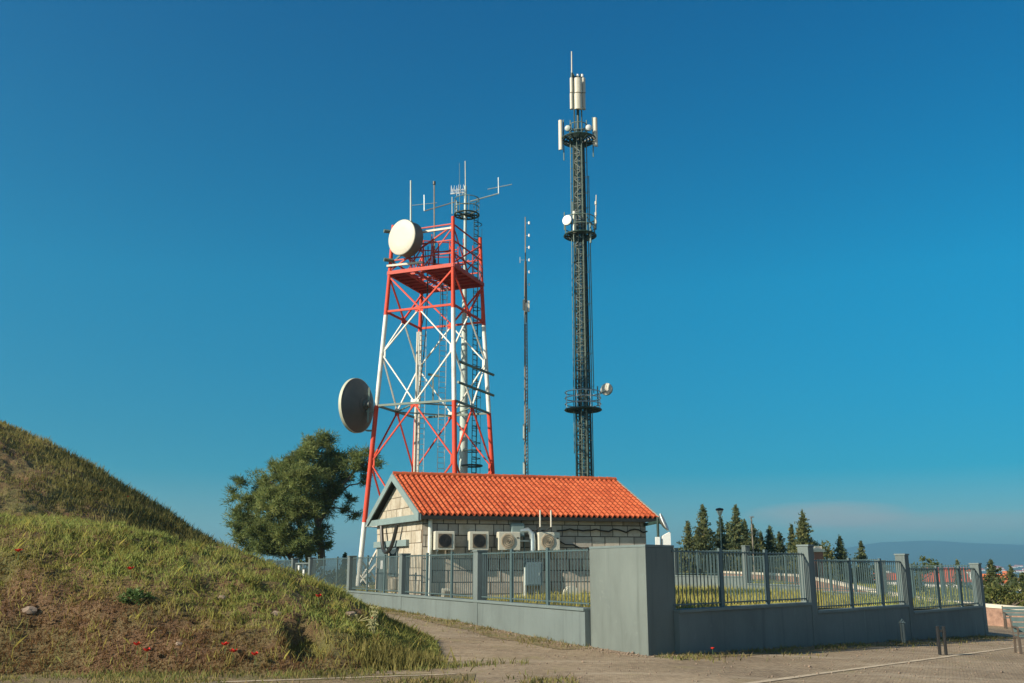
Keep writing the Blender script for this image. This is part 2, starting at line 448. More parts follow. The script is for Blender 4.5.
def lawn_z(x, y):
    d = (x - C0.x) * NR.x + (y - C0.y) * NR.y          # 0 at the right fence, negative inside
    along = (x - C0.x) * DR.x + (y - C0.y) * DR.y
    z = .70 - .30 * smooth((along - 6) / 12)
    z = z + .16 * smooth((y - 26) / 20) + .05 * vnoise(x * .5, y * .5, 6)
    lf = (x - C0.x) * DR.x * 0 + along
    return z - .14 * smooth((8 - np.hypot(x + 3, y - 34)) / 6)
INS = [LA(2.0) - NL * .12 - DR * 0, RA(.9) - NR * .12, RE - NR * .12 - DR * .2, BC - Vector((.1, .1, 0)), BL, LA(52) - NL * .12]
def inside(poly, x, y):
    r = np.zeros(x.shape, bool); n = len(poly)
    for i in range(n):
        a, b = poly[i], poly[(i + 1) % n]
        c = ((a.y > y) != (b.y > y)) & (x < (b.x - a.x) * (y - a.y) / (b.y - a.y + 1e-12) + a.x)
        r ^= c
    return r
struct(grid('compound_lawn', np.arange(-24, 19, .2), np.arange(19, 84, .2), lawn_z, M['lawn'], lambda c: inside(INS, c[:, 0], c[:, 1])))

# ------------------------------------------------------------------ fences
BAR = .145
def fence_run(root, A, D, N, t0, t1, zc, ztop, pill, posts, gz0, dz_line=0, pz=.2, first_post=False, last_post=True, gate=None, bar=BAR):
    """one straight stretch: base wall with coping, pillars, steel posts, bar panels.
    zc / ztop coping and rail heights; pill: list of pillar t; posts: steel post t"""
    line = lambda t, n, z: A + D * t + N * n + Vector((0, 0, z))
    mb = MB(); c0, c1 = line(t0, 0, 0), line(t1, 0, 0)
    zb = gz0 - .5
    mb.box((c0 + c1) / 2 + Vector((0, 0, (zb + zc - .07) / 2)), (t1 - t0, .26, zc - .07 - zb), D)
    mb.build('base_wall', M['wall_paint'], root)
    mb = MB()
    mb.box((c0 + c1) / 2 + Vector((0, 0, zc - .035)), (t1 - t0 - .004, .34, .07), D)
    mb.build('coping', M['coping'], root, bevel=.012)
    for t in pill:
        zt = ztop + pz; m2 = MB()
        m2.box(line(t, 0, (zb + zt - .05) / 2), (.32, .30, zt - .05 - zb), D)
        o = m2.build('pillar', M['wall_paint'], root, bevel=.012)
        m2 = MB(); m2.box(line(t, 0, zt - .023), (.35, .345, .05), D)
        m2.build('pillar_cap', M['coping'], o, bevel=.01)
    for t in posts:
        m2 = MB(); m2.box(line(t, 0, (zc + ztop + .05) / 2), (.12, .055, ztop + .05 - zc), D)
        m2.build('post', M['steel_paint'], root)
    stops = sorted([(t, .15) for t in pill] + [(t, .035) for t in posts] + [(t0, 0), (t1, 0)])
    for (a, ra), (b, rb) in zip(stops, stops[1:]):
        a2, b2 = a + ra, b - rb
        if b2 - a2 < .25: continue
        if gate and gate[0] < (a + b) / 2 < gate[1]: continue
        m2 = MB()
        for z in (zc + .09, ztop - .04):
            m2.bar(line(a2, 0, z), line(b2, 0, z), .035, .03)
        n = max(2, int((b2 - a2) / bar))
        for k in range(n):
            t = a2 + (k + .5) * (b2 - a2) / n
            m2.bar(line(t, 0, zc + .04), line(t, 0, ztop), .022, .022)
        m2.build('bar_panel', M['steel_paint'], root)

f1 = thing('perimeter_fence', 'long teal grey wall and bar fence passing in front of the stone building', 'fence', LA(2.3))
lp = [8.63, 15.3, 21.95, 28.8]
lposts = [4.4, 6.5, 10.8, 13.0, 17.5, 19.7, 24.2, 26.5]
fence_run(f1, C0, DL, NL, 2.35, 29.0, .84, 2.15, lp, lposts, 0.0, pz=.06)
fg = thing('perimeter_fence', 'far end of the teal fence behind the grassy mound, past the gate', 'fence', LA(33))
fence_run(fg, C0, DL, NL, 32.3, 55, .84, 2.15, [32.5, 39.1, 45.7, 52.3], [34.7, 36.9, 41.3, 43.5, 47.9, 50.1], .2, pz=.06)
# gate between the last two pillars
g = thing('metal_gate', 'pale steel gate with two small white notices, at the left end of the fence', 'gate', LA(30.6))
mb = MB(); A = LA(29.1); B = LA(32.2)
for z in (.72, 1.95): mb.bar(A + Vector((0, 0, z)), B + Vector((0, 0, z)), .06)
for t in (29.1, 30.65, 32.2): mb.bar(LA(t) + Vector((0, 0, .5)), LA(t) + Vector((0, 0, 1.98)), .06)
mb.build('gate_frame', M['coping'], g)
mb = MB()
for k in range(18):
    t = 29.2 + k * .17
    mb.bar(LA(t) + Vector((0, 0, .72)), LA(t) + Vector((0, 0, 1.95)), .02)
mb.build('bar_panel', M['steel_paint'], g)
for t, z in ((31.4, 1.7), (30.3, 1.5)):
    mb = MB(); mb.box(LA(t) + NL * .04 + Vector((0, 0, z)), (.32, .02, .30), DL); mb.build('notice', M['white_cool'], g)

fr = thing('perimeter_fence', 'shaded grey wall and bar fence stepping down in three sections to the right', 'fence', RA(1))
fence_run(fr, C0, DR, NR, .95, 6.98, .865, 2.10, [7.14], [2.9, 5.0], -.3)
fence_run(fr, C0, DR, NR, 7.31, 13.33, .645, 1.94, [13.5], [9.7, 11.8], -.6)
fence_run(fr, C0, DR, NR, 13.67, 20.0, .43, 1.73, [20.16], [16.3, 18.4], -.9, pz=.16)

fb = thing('perimeter_fence', 'pale back fence stepping down across the far side of the lawn', 'fence', BC)
DB = (RE - BC); DB.z = 0; LB = DB.length; DB.normalize(); NB = Vector((DB.y, -DB.x, 0))
fence_run(fb, BC, DB, NB, .22, LB * .33, .95, 2.35, [], [2.2, 4.1], .2)
fence_run(fb, BC, DB, NB, LB * .33 + .41, LB * .66, .72, 2.1, [LB * .33 + .2], [LB * .33 + 2.2, LB * .33 + 4.1], -.1)
fence_run(fb, BC, DB, NB, LB * .66 + .41, LB - .45, .47, 1.84, [LB * .66 + .2], [LB * .66 + 2.2, LB * .66 + 4.0], -.4)
fb2 = thing('perimeter_fence', 'pale back fence running behind the masts, left of its corner pillar', 'fence', BC + DL * 2)
fence_run(fb2, BC, DL, -NL, 0, 30, 1.32, 2.70, [0.0, 6.6, 13.2, 19.8, 26.4], [2.2, 4.4, 8.8, 11.0, 15.4, 17.6, 22, 24.2], .4)

# the big corner block
cb = thing('corner_block', 'tall plain grey rendered block at the near corner of the fence', 'wall block', C0)
L0, W0 = 2.33, 1.06
ctr = C0 + DL * (L0 / 2) + DR * 0 + (-NL) * (0)
poly = [C0 + Vector((0, 0, -.5)), C0 + DR * W0 + Vector((0, 0, -.5)), C0 + DR * W0 + DL * L0 + Vector((0, 0, -.5)), C0 + DL * L0 + Vector((0, 0, -.5))]
mb = MB(); mb.prism(poly, (0, 0, 2.63)); mb.build('block_body', M['block_paint'], cb, bevel=.015)
mb = MB()
o_ = [(-.015, -.015), (1, -.015), (1, 1), (-.015, 1)]
pc = [C0 + DL * (L0 * a if a > 0 else a) + DR * (W0 * b if b > 0 else b) + Vector((0, 0, 2.13)) for a, b in ((-.002, -.002), (-.002, 1.002), (1.002, 1.002), (1.002, -.002))]
mb.prism(pc, (0, 0, .055)); mb.build('block_cap', M['coping'], cb, bevel=.01)

# ------------------------------------------------------------------ building
BA = Vector((-3.32, 36.0, 0)); FU = Vector((.966, .2588, 0)).normalized(); GU = Vector((-.438, .899, 0)).normalized()
FLEN, GLEN = 8.92, 5.34
FN = Vector((FU.y, -FU.x, 0)); GN = Vector((-GU.y, GU.x, 0))
if GN.x > 0: GN = -GN
ZF, ZE, ZR = .35, 3.78, 5.257            # floor, eaves, ridge
bd = thing('stone_building', 'small stone block building with red tiled roof behind the teal fence', 'building', BA + Vector((0, 0, ZF)))

def clip_poly(poly, a, b, c):            # keep a*x+b*y<=c
    out = []
    for i in range(len(poly)):
        p, q = poly[i], poly[(i + 1) % len(poly)]
        dp, dq = a * p[0] + b * p[1] - c, a * q[0] + b * q[1] - c
        if dp <= 0: out.append(p)
        if dp * dq < 0:
            s = dp / (dp - dq); out.append((p[0] + s * (q[0] - p[0]), p[1] + s * (q[1] - p[1])))
    return out
def stone_wall(O, U, N, L, rows, z0, z1, joint, mats, widths, slopes=(), seed=0, mort=None, thick=.03):
    """courses of blocks with true joints on a mortar backing"""
    rnd = random.Random(seed); mb = MB()
    full = [(0, z0), (L, z0), (L, z1), (0, z1)]
    for s in slopes: full = clip_poly(full, *s)
    mb.prism([O + U * x + Vector((0, 0, z)) for x, z in full], -N * .25, .5, 1)
    h = (z1 - z0) / rows
    for r in range(rows):
        x = -rnd.uniform(.0, widths[1])
        while x < L:
            w = rnd.uniform(*widths); x2 = min(x + w, L)
            if L - x2 < .18: x2 = L
            xa = max(x, 0) + joint / 2; xb = x2 - joint / 2
            q = [(xa, z0 + r * h + joint / 2), (xb, z0 + r * h + joint / 2), (xb, z0 + (r + 1) * h - joint / 2), (xa, z0 + (r + 1) * h - joint / 2)]
            if xb - xa > .06:
                for s in slopes:
                    if q: q = clip_poly(q, s[0], s[1], s[2] - joint)
                if len(q) > 2:
                    mb.prism([O + U * a + Vector((0, 0, b)) for a, b in q], N * (thick + rnd.uniform(-.008, .008)), rnd.random())
            x = x2 if x2 < L else L + 1
    return mb
mb = stone_wall(BA, FU, FN, FLEN, 8, ZF, ZE - .02, .036, None, (.38, .72), seed=3)
mb.build('front_wall', [M['blocks_front'], M['mortar']], bd)
hg = (ZR - ZE) / (GLEN / 2)
mb = stone_wall(BA, GU, GN, GLEN, 12, ZF, ZF + 12 * (ZE - ZF) / 7.5, .028, None, (.36, .66),
                slopes=[(-hg, 1, ZE - .02), (hg, 1, ZE - .02 + hg * GLEN)], seed=5)
mb.build('gable_wall', [M['blocks_gable'], M['mortar_light']], bd)
# the two walls out of sight
mb = MB()
o2 = BA + GU * GLEN - GN * 0
mb.box(BA + GU * (GLEN - .12) + FU * (FLEN / 2) + Vector((0, 0, (ZF + ZE) / 2)), (FLEN - .5, .22, ZE - ZF), FU); mb.build('rear_wall', M['mortar_light'], bd)
mb = MB()
O = BA + FU * FLEN
pz = [(0, ZF), (GLEN, ZF), (GLEN, ZE), (GLEN / 2, ZR - .05), (0, ZE)]
mb.prism([O + GU * x + Vector((0, 0, z)) for x, z in pz], -FU * .24); mb.build('end_wall', M['blocks_front'], bd)

# roof: two slopes of pan-and-roll tiles
OVG, OVR, OVE = .30, .30, .42            # overhangs: left gable, right gable, eaves
def roof_slope(sign):
    """sign 0: front slope, 1: back slope"""
    mb = MB()
    e0 = BA + (GU * (-OVE) if sign == 0 else GU * (GLEN + OVE))
    half = GLEN / 2 + OVE
    inw = GU if sign == 0 else -GU
    slope = (ZR - ZE) / (GLEN / 2); zE = ZE - slope * OVE + .10
    ncol, nrow, seg = 45, 14, 8
    Ls = FLEN + OVG + OVR
    prof = []
    for k in range(seg):
        u = k / seg
        prof.append(.065 * math.sin(u * math.pi / .55) if u < .55 else -.035 * math.sin((u - .55) * math.pi / .45))
    nx = ncol * seg + 1
    jz = [[random.uniform(-.007, .007) for _ in range(ncol)] for _ in range(nrow)]
    for r in range(nrow):
        pts = []
        for c in range(nx):
            s = -OVG + Ls * c / (nx - 1)
            pr = prof[c % seg]
            jj = jz[r][min(c // seg, ncol - 1)]
            for dv, dz in ((r - .10 + jj * 2.5, .05 + jj), (r + 1, .012)):
                v = half * dv / nrow
                v = max(v, -.06)
                p = e0 + FU * s + inw * v
                pts.append(Vector((p.x, p.y, zE + slope * v + pr + dz)))
        tn = [random.random() for _ in range(ncol)]
        n0 = len(mb.v); mb.v += [tuple(p) for p in pts]
        for c in range(nx - 1):
            mb.f.append((n0 + 2 * c, n0 + 2 * c + 2, n0 + 2 * c + 3, n0 + 2 * c + 1)); mb.t.append(tn[min(c // seg, ncol - 1)]); mb.m.append(0)
        # butt ends of the course
        n1 = len(mb.v); mb.v += [(p.x, p.y, p.z - .045) for p in pts[0::2]]
        for c in range(nx - 1):
            mb.f.append((n0 + 2 * c, n1 + c, n1 + c + 1, n0 + 2 * c + 2)); mb.t.append(.2); mb.m.append(0)
    return mb, slope, zE
rf = None
mbf, slp, zEa = roof_slope(0)
rf = mbf.build('roof', M['tiles'], bd)
mbb, _, _ = roof_slope(1)
mbb.build('rear_roof', M['tiles'], bd)
# ridge tiles
mb = MB(); half = GLEN / 2 + OVE; zr = zEa + slp * half + .03
s = -OVG
while s < FLEN + OVR - .2:
    a = BA + GU * (GLEN / 2) + FU * s; b = a + FU * .42
    mb.tube(Vector((a.x, a.y, zr)), Vector((b.x, b.y, zr)), .12, .10, 10, tone=random.random()); s += .38
mb.build('ridge_tiles', M['tiles'], rf, smooth=True)
# soffit slab under the tiles, gable boards, gutter, fascia
mb = MB()
for sg, e0, inw in ((0, BA - GU * OVE, GU), (1, BA + GU * (GLEN + OVE), -GU)):
    a = e0 - FU * (OVG - .03); b = e0 + FU * (FLEN + OVR - .03)
    h = half - .01
    q = [Vector((a.x, a.y, zEa - .1)), Vector((b.x, b.y, zEa - .1)),
         Vector(((b + inw * h).x, (b + inw * h).y, zEa + slp * h - .1)), Vector(((a + inw * h).x, (a + inw * h).y, zEa + slp * h - .1))]
    mb.prism(q, (0, 0, .06))
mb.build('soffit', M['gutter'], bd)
def gable_boards(at, out, name='gable_board'):
    for e0, inw in ((BA - GU * (OVE + .03), GU), (BA + GU * (GLEN + OVE + .03), -GU)):
        m2 = MB(); a = e0 + FU * at; b = a + inw * (half + .03)
        q = [Vector((a.x, a.y, zEa - .22)), Vector((b.x, b.y, zEa + slp * (half + .03) - .26)), Vector((b.x, b.y, zEa + slp * (half + .03) + .04)), Vector((a.x, a.y, zEa + .06))]
        m2.prism(q, out * .05); m2.build(name, M['trim'], bd)
gable_boards(-OVG, -FU); gable_boards(FLEN + OVR, FU)
# tie board across the gable base with its underside return
mb = MB()
a = BA - GU * (OVE + .02) - FU * (OVG - .02); b = BA + GU * (GLEN + OVE + .02) - FU * (OVG - .02)
q = [Vector((a.x, a.y, zEa - .22)), Vector((b.x, b.y, zEa - .22)), Vector((b.x, b.y, zEa + .02)), Vector((a.x, a.y, zEa + .02))]
mb.prism(q, FU * .05)
mb.build('tie_board', M['trim'], bd)
mb = MB()
a = BA - GU * (OVE - .02) - FU * (OVG - .12); b = BA - GU * (OVE - .02) + FU * (FLEN + OVR)
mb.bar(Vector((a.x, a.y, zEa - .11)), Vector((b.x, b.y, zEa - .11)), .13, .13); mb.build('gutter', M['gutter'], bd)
mb = MB()
a = BA + FN * .06 + FU * .05; b = BA + FN * .06 + FU * (FLEN - .05)
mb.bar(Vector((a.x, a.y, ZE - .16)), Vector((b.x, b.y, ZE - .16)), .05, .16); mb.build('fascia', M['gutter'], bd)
# door, window and lintel on the gable wall
def on_gable(s, n, z): return BA + GU * s + GN * n + Vector((0, 0, z))
def on_front(s, n, z): return BA + FU * s + FN * n + Vector((0, 0, z))
def wall_s(px, O, U, n=.0):                    # distance along a wall line seen at pixel column px
    k = (px - CX) / 977.0
    O = O + (FN if U is FU else GN) * n
    return (O.x - k * O.y) / (k * U.y - U.x)
ds0, ds1 = wall_s(388, BA, GU), wall_s(379.5, BA, GU)
mb = MB(); mb.box(on_gable((ds0 + ds1) / 2, .05, 1.45), (ds1 - ds0, .06, 2.1), GU); dr = mb.build('door', M['door_paint'], bd)
mb = MB(); mb.box(on_gable(ds0 + .12, .10, 1.45), (.06, .06, .16), GU); mb.build('handle', M['galv'], dr)
mb = MB(); mb.box(on_gable((ds0 + ds1) / 2, .09, 1.85), (.22, .02, .34), GU); mb.build('door_notice', M['white_cool'], dr)
mb = MB()
for s_, w in ((ds0 - .04, .08), (ds1 + .04, .08)): mb.box(on_gable(s_, .06, 1.45), (w, .08, 2.1), GU)
mb.build('frame', M['trim'], dr)
ws0, ws1 = wall_s(398, BA, GU), wall_s(391.5, BA, GU)
mb = MB(); mb.box(on_gable((ws0 + ws1) / 2, .045, 1.95), (ws1 - ws0, .03, 1.0), GU); wn = mb.build('window', M['glass'], bd)
mb = MB()
for z in (1.43, 2.47): mb.box(on_gable((ws0 + ws1) / 2, .06, z), (ws1 - ws0 + .14, .06, .07), GU)
for s_ in (ws0 - .035, ws1 + .035): mb.box(on_gable(s_, .06, 1.95), (.07, .06, .97), GU)
mb.build('frame', M['door_paint'], wn)
l0, l1 = wall_s(409.5, BA, GU), wall_s(376.6, BA, GU)
mb = MB(); mb.box(on_gable((l0 + l1) / 2, .09, 2.66), (l1 - l0, .16, .24), GU); mb.build('lintel', M['trim'], bd)
mb = MB(); s_ = wall_s(429.5, BA, FU, .12)
mb.tube(on_front(s_, .12, ZF + .1), on_front(s_, .12, ZE - .2), .08, n=10); mb.build('downpipe', M['pipe_white'], bd, smooth=True)

# air conditioners
def aircon(pxc, w, label, slim):
    s_ = wall_s(pxc, BA, FU, .45); z = 2.70; h = .68
    t = thing('air_conditioner', label, 'air conditioner', on_front(s_, .03, z - h / 2), 'air conditioner units along the front wall')
    mb = MB(); mb.box(on_front(s_, .36, z), (w, .36, h), FU); mb.build('casing', M['cream_metal'], t, bevel=.02)
    c = on_front(s_ - (0 if slim else w * .08), .545, z)
    mb = MB()
    if slim:
        mb.box(c + FU * .0 + FN * .004, (w * .68, .02, h * .74), FU); mb.build('grille_recess', M['grille'], t)
        mb = MB(); mb.lathe(c + FN * .016, FN, [(0, 0), (.008, .0), (.008, .235), (0, .235)], 20)
        for rr in (.06, .12, .18):
            mb.path([c + FN * .028 + (FU * math.cos(a * .314) + Vector((0, 0, math.sin(a * .314)))) * rr for a in range(20)], .008, 4, closed=True)
        mb.build('fan_guard', M['bollard'], t)
    else:
        pts = [c + FU * (math.cos(R(22.5 + 45 * k)) * w * .33) + Vector((0, 0, math.sin(R(22.5 + 45 * k)) * h * .44)) for k in range(8)]
        mb.prism(pts, FN * .02); mb.build('fan_guard', M['fan_tan'], t)
        mb = MB()
        for rr in (.08, .15, .22):
            mb.path([c + FN * .03 + (FU * math.cos(a * .314) + Vector((0, 0, math.sin(a * .314)))) * rr for a in range(20)], .007, 4, closed=True)
        mb.lathe(c + FN * .022, FN, [(0, 0), (.02, .0), (.02, .04), (0, .04)], 10)
        mb.build('fan_rings', M['grille'], t)
        mb = MB(); mb.box(on_front(s_ + w * .38, .545, z + .12), (w * .1, .012, .04), FU); mb.build('badge', M['bollard'], t)
    for k in (-1, 1):
        mb = MB(); mb.bar(on_front(s_ + k * w * .35, .04, z - h / 2 - .025), on_front(s_ + k * w * .35, .52, z - h / 2 - .025), .04)
        mb.bar(on_front(s_ + k * w * .35, .04, z - h / 2 - .3), on_front(s_ + k * w * .35, .45, z - h / 2 - .04), .03); mb.build('bracket', M['galv'], t)
aircon(444, .74, 'air conditioner with dark square grille beside the white downpipe, nearest the gable', True)
aircon(478.5, .74, 'second dark grilled air conditioner from the gable end', True)
aircon(509, .84, 'wide cream air conditioner with tan fan, left of the bent metal duct', False)
aircon(549, .84, 'wide cream air conditioner with tan fan, right of the bent metal duct', False)

# duct, cabinet, pipes, cables, small whip antennas on the front
s_ = wall_s(532, BA, FU, .3)
d = thing('vent_duct', 'bent shiny metal duct hanging between two air conditioners', 'duct', on_front(s_, .2, 2.0))
mb = MB(); mb.path([on_front(s_ - .45, .25, 3.08), on_front(s_ - .15, .28, 3.12), on_front(s_, .32, 2.98), on_front(s_ + .02, .34, 2.7), on_front(s_ + .02, .34, 2.3)], .115, 12)
mb.build('pipe', M['galv'], d, smooth=True)
mb = MB(); mb.box(on_front(s_ - .55, .2, 3.12), (.5, .3, .5), FU); mb.build('vent_box', M['trim'], d, bevel=.02)
mb = MB(); mb.box(on_front(s_ - .2, .2, 2.72), (1.0, .05, .06), FU); mb.build('bracket', M['pipe_white'], d)
s_ = wall_s(534, BA, FU, .3)
d = thing('meter_cabinet', 'blue grey cabinet on the front wall below the bent duct', 'cabinet', on_front(s_, .1, .9))
mb = MB(); mb.box(on_front(s_, .18, 1.5), (.62, .28, .85), FU); mb.build('casing', M['cabinet'], d, bevel=.015)
mb = MB(); mb.box(on_front(s_, .325, 1.5), (.54, .012, .76), FU); k_ = mb.build('door', M['cabinet'], d)
mb = MB(); mb.box(on_front(s_ + .2, .34, 1.5), (.03, .03, .1), FU); mb.build('handle', M['galv'], k_)
s_ = wall_s(524, BA, FU)
d = thing('conduit_pipe', 'pale vertical conduit pipe left of the blue grey cabinet', 'pipe', on_front(s_, .1, ZF))
mb = MB(); mb.tube(on_front(s_, .09, ZF + .1), on_front(s_, .09, 1.75), .06, n=8); mb.build('pipe', M['pipe_white'], d, smooth=True)
mb = MB(); mb.tube(on_front(s_, .09, 1.7), on_front(s_, .09, 3.3), .022, n=6); mb.build('thin_pipe', M['trim'], d)
for px, lab in ((540.5, 'short white whip antenna under the eave, above the bent duct'), (551.5, 'short white whip antenna under the eave, above the right air conditioner')):
    s_ = wall_s(px, BA, FU, .75); d = thing('whip_antenna', lab, 'antenna', on_front(s_, .1, 3.1), 'short whips at the eave')
    mb = MB(); mb.tube(on_front(s_, .75, 3.22), on_front(s_, .75, 3.85), .032, n=6); mb.build('mast', M['white'], d)
    mb = MB(); mb.path([on_front(s_ - .15, .05, 3.12), on_front(s_ - .08, .4, 3.1), on_front(s_, .75, 3.22)], .025, 5); mb.build('arm', M['cable'], d)
def cable_line(pts, r, label):
    o = MB().path(pts, r, 5).build('cable', M['cable']); tag(o, label, 'cable')
sa, sb = wall_s(556, BA, FU), FLEN
cp = []
for k in range(22):
    s_ = sa + (sb - sa) * k / 21; cp.append(on_front(s_, .14, 3.16 - .04 * math.sin(k * 1.3) - .05 * (k % 4 == 0)))
cable_line(cp, .03, 'black cable bundle running under the eave to the right end')
cp = [on_front(wall_s(558, BA, FU), .1, 2.75)] + [on_front(wall_s(565 + 8 * k, BA, FU), .09, 2.6 - .18 * math.sin(k * .35) + .06 * math.sin(k * 2.1)) for k in range(9)]
cable_line(cp, .022, 'thin black cable sagging across the front wall beside the right air conditioner')
cp = []
for k in range(25):
    a = k / 24
    s1 = wall_s(386 + 16 * a, BA, GU)
    zz = 3.38 - 1.05 * (1 - abs(2 * a - 1) ** 2.6)
    cp.append(on_gable(s1, .25 + .1 * math.sin(a * 3.1), zz))
o = MB().path(cp, .075, 8).build('cable', M['cable'], smooth=True); tag(o, 'thick black cable loop hanging on the gable wall under the tie board', 'cable')
cp = [P(331 + 3 * k, 534.3 + .15 * k - .05 * k * k * .02, 45 - k * .12) for k in range(28)]
# box on gable
d = thing('junction_box', 'small grey box on the gable wall right of the window', 'junction box', on_gable(.8, .1, 1.2))
mb = MB(); mb.box(on_gable(wall_s(405, BA, GU), .1, 1.05), (.4, .14, .3), GU); mb.build('casing', M['cream_metal'], d, bevel=.01)
d = thing('junction_box', 'cream meter box low on the gable wall under the window', 'junction box', on_gable(1.6, .1, .9))
mb = MB(); mb.box(on_gable(wall_s(395, BA, GU), .09, 1.1), (.75, .1, .42), GU); mb.build('casing', M['blocks_gable'], d, bevel=.01)
# unit on the ground by the wall
d = thing('floor_unit', 'small white floor unit at the foot of the front wall', 'equipment box', on_front(wall_s(444, BA, FU), .5, .5))
mb = MB(); mb.box(on_front(wall_s(444, BA, FU), .5, .75), (.34, .3, .5), FU); mb.build('casing', M['cream_metal'], d, bevel=.05)
mb = MB(); mb.box(on_front(wall_s(444, BA, FU), .66, .78), (.2, .02, .24), FU); mb.build('vent', M['grille'], d)
d = thing('floor_unit', 'blue and white hose drum at the foot of the front wall', 'equipment box', on_front(wall_s(567, BA, FU), .5, .5))
mb = MB(); mb.lathe(on_front(wall_s(567, BA, FU), .3, .78), FN, [(0, 0), (0, .28), (.1, .28), (.1, .2), (.25, .2), (.25, .28), (.33, .28), (.33, 0)], 16); mb.build('drum', M['cream_metal'], d, smooth=True)
mb = MB(); mb.box(on_front(wall_s(569, BA, FU), .45, .62), (.5, .4, .16), FU); mb.build('stand', M['cabinet'], d)

# dishes at the right end of the building
def dish(root, c, ax, rad, depth, mat_in, mat_out, name='reflector'):
    prof_o = [(-depth - .03, 0)] + [(-depth - .03 + depth * (k / 8) ** 2, rad * k / 8) for k in range(1, 9)]
    prof_i = [(-depth + depth * (k / 8) ** 2 + .005, rad * k / 8 * .985) for k in range(8, 0, -1)] + [(-depth, 0)]
    mb = MB(); mb.lathe(c, ax, prof_o, 28, mi=1); mb.lathe(c, ax, prof_i, 28, mi=0)
    mb.lathe(c, ax, [(-.03, rad), (.01, rad * 1.01), (.005, rad * .985)], 28, mi=0)
    return mb.build(name, [mat_in, mat_out], root, smooth=True)
s_ = FLEN + .1
pY = (BA + FU * FLEN).y - 1.0
d = thing('satellite_dish', 'dark backed dish on a thin mast at the right roof corner', 'dish', P(657, 545, pY))
mb = MB(); mb.tube(P(658.5, 546, pY), P(657.5, 517, pY), .05, n=8); mb.bar(on_front(FLEN - .1, .1, 3.38), P(658, 522, pY), .07, .11); mb.build('mast', M['mast_dark'], d)
dish(d, P(664.5, 522, pY), (.62, -.2, .28), .36, .13, M['white_cool'], M['dish_back'])
mb = MB(); mb.tube(P(658, 521, pY), P(662, 523, pY), .07, n=8); mb.build('bracket', M['mast_dark'], d)
d = thing('panel_antenna', 'white slanted panel antenna below the dark dish, above the corner block', 'antenna', P(667, 545, pY))
q = [P(662.5, 536, pY), P(670.5, 532, pY), P(671, 545, pY), P(662, 545, pY)]
mb = MB(); mb.prism(q, (-.05, .10, 0)); mb.build('panel', M['white_cool'], d)
mb = MB(); mb.tube(P(666, 539, pY) + Vector((0, .15, 0)), P(666, 560, pY) + Vector((0, .15, 0)), .04, n=6); mb.build('mast', M['galv'], d)
mb = MB(); mb.box(P(657.5, 541, pY) , (.16, .16, .30)); o = mb.build('equipment_box', M['white_cool']); tag(o, 'tiny white box on the thin mast beside the slanted white panel', 'equipment box')

# ------------------------------------------------------------------ red and white lattice tower
TX = P(436, 312, 55).x; TY = 55.0; PHI = R(23.2); TB = .55
tw = thing('lattice_tower', 'red and white lattice tower behind the stone building', 'tower', (TX, TY, TB))
fv = Vector((math.sin(PHI), -math.cos(PHI), 0)); rv = Vector((math.cos(PHI), math.sin(PHI), 0))
ZT = 21.75
def TD(z): return np.interp(z, [TB, 16.0, 18.7, ZT], [4.17, 3.09, 2.93, 2.80])
CN = [-rv, fv, rv, -fv]                  # left, front, right, back
def tc(i, z): d_ = CN[i % 4] * float(TD(z)); return Vector((TX + d_.x, TY + d_.y, z))
for i in range(4):
    mb = MB(); mb.path([tc(i, z) for z in (TB, 8, 16, 18.7, ZT if i != 3 else 21.0)], [.14, .135, .125, .115, .105], 10); mb.build('leg', M['banded'], tw, smooth=True)
    mb = MB(); q = tc(i, TB); mb.box(q + Vector((0, 0, -.02)), (.9, .9, .5)); mb.build('footing', M['wall_paint'], tw, bevel=.03)
for zl in (4.0, 10.75, 16.35):
    mb = MB()
    for i in range(4): mb.bar(tc(i, zl), tc(i + 1, zl), .10, .12)
    mids = [(tc(i, zl) + tc(i + 1, zl)) / 2 for i in range(4)]
    if zl < 16:
        for i in range(4): mb.bar(mids[i], mids[(i + 1) % 4], .07)
    mb.build('ring_beam', M['banded'] if zl != 10.75 else M['mast_mid'], tw) if zl == 10.75 else mb.build('ring_beam', M['banded'], tw)
for (za, zb) in ((4.0, 10.75), (10.75, 16.35)):
    zm = (za + zb) / 2 + (.25 if za > 5 else .1)
    for i in range(4):
        mb = MB(); top = (tc(i, zb - .05) + tc(i + 1, zb - .05)) / 2; bot = (tc(i, za + .05) + tc(i + 1, za + .05)) / 2
        for j in (i, i + 1):
            mb.bar(top, tc(j, zm), .085, .075); mb.bar(tc(j, zm), bot, .085, .075)
            mb.box(tc(j, zm).lerp((top + bot) / 2, .03), (.34, .03, .42), tc(i + 1, zm) - tc(i, zm))
        for q_ in (top, bot): mb.box(q_, (.5, .03, .34), tc(i + 1, zm) - tc(i, zm))
        mb.build('bracing', M['banded'], tw)
for i in range(4):
    mb = MB(); top = (tc(i, 3.95) + tc(i + 1, 3.95)) / 2
    mb.bar(top, tc(i, TB + .3), .09); mb.bar(top, tc(i + 1, TB + .3), .09); mb.build('bracing', M['banded'], tw)
    mb = MB(); bot = (tc(i, 16.4) + tc(i + 1, 16.4)) / 2
    mb.bar(bot, tc(i, 18.5), .09); mb.bar(bot, tc(i + 1, 18.5), .09); mb.build('bracing', M['banded'], tw)
    if i in (0, 1):
        mb = MB(); mb.bar(tc(i, 18.9), tc(i + 1, 21.2), .08); mb.build('bracing', M['red'], tw)
# kicker at the left foot
mb = MB(); p = tc(0, TB + 1.6); mb.bar(p, p + rv * 1.3 + Vector((0, 0, -1.5)), .09); mb.bar(tc(0, TB + .9), tc(0, TB + .9) + fv * .9 + rv * .5 + Vector((0, 0, -.9)), .08); mb.build('bracing', M['white'], tw)
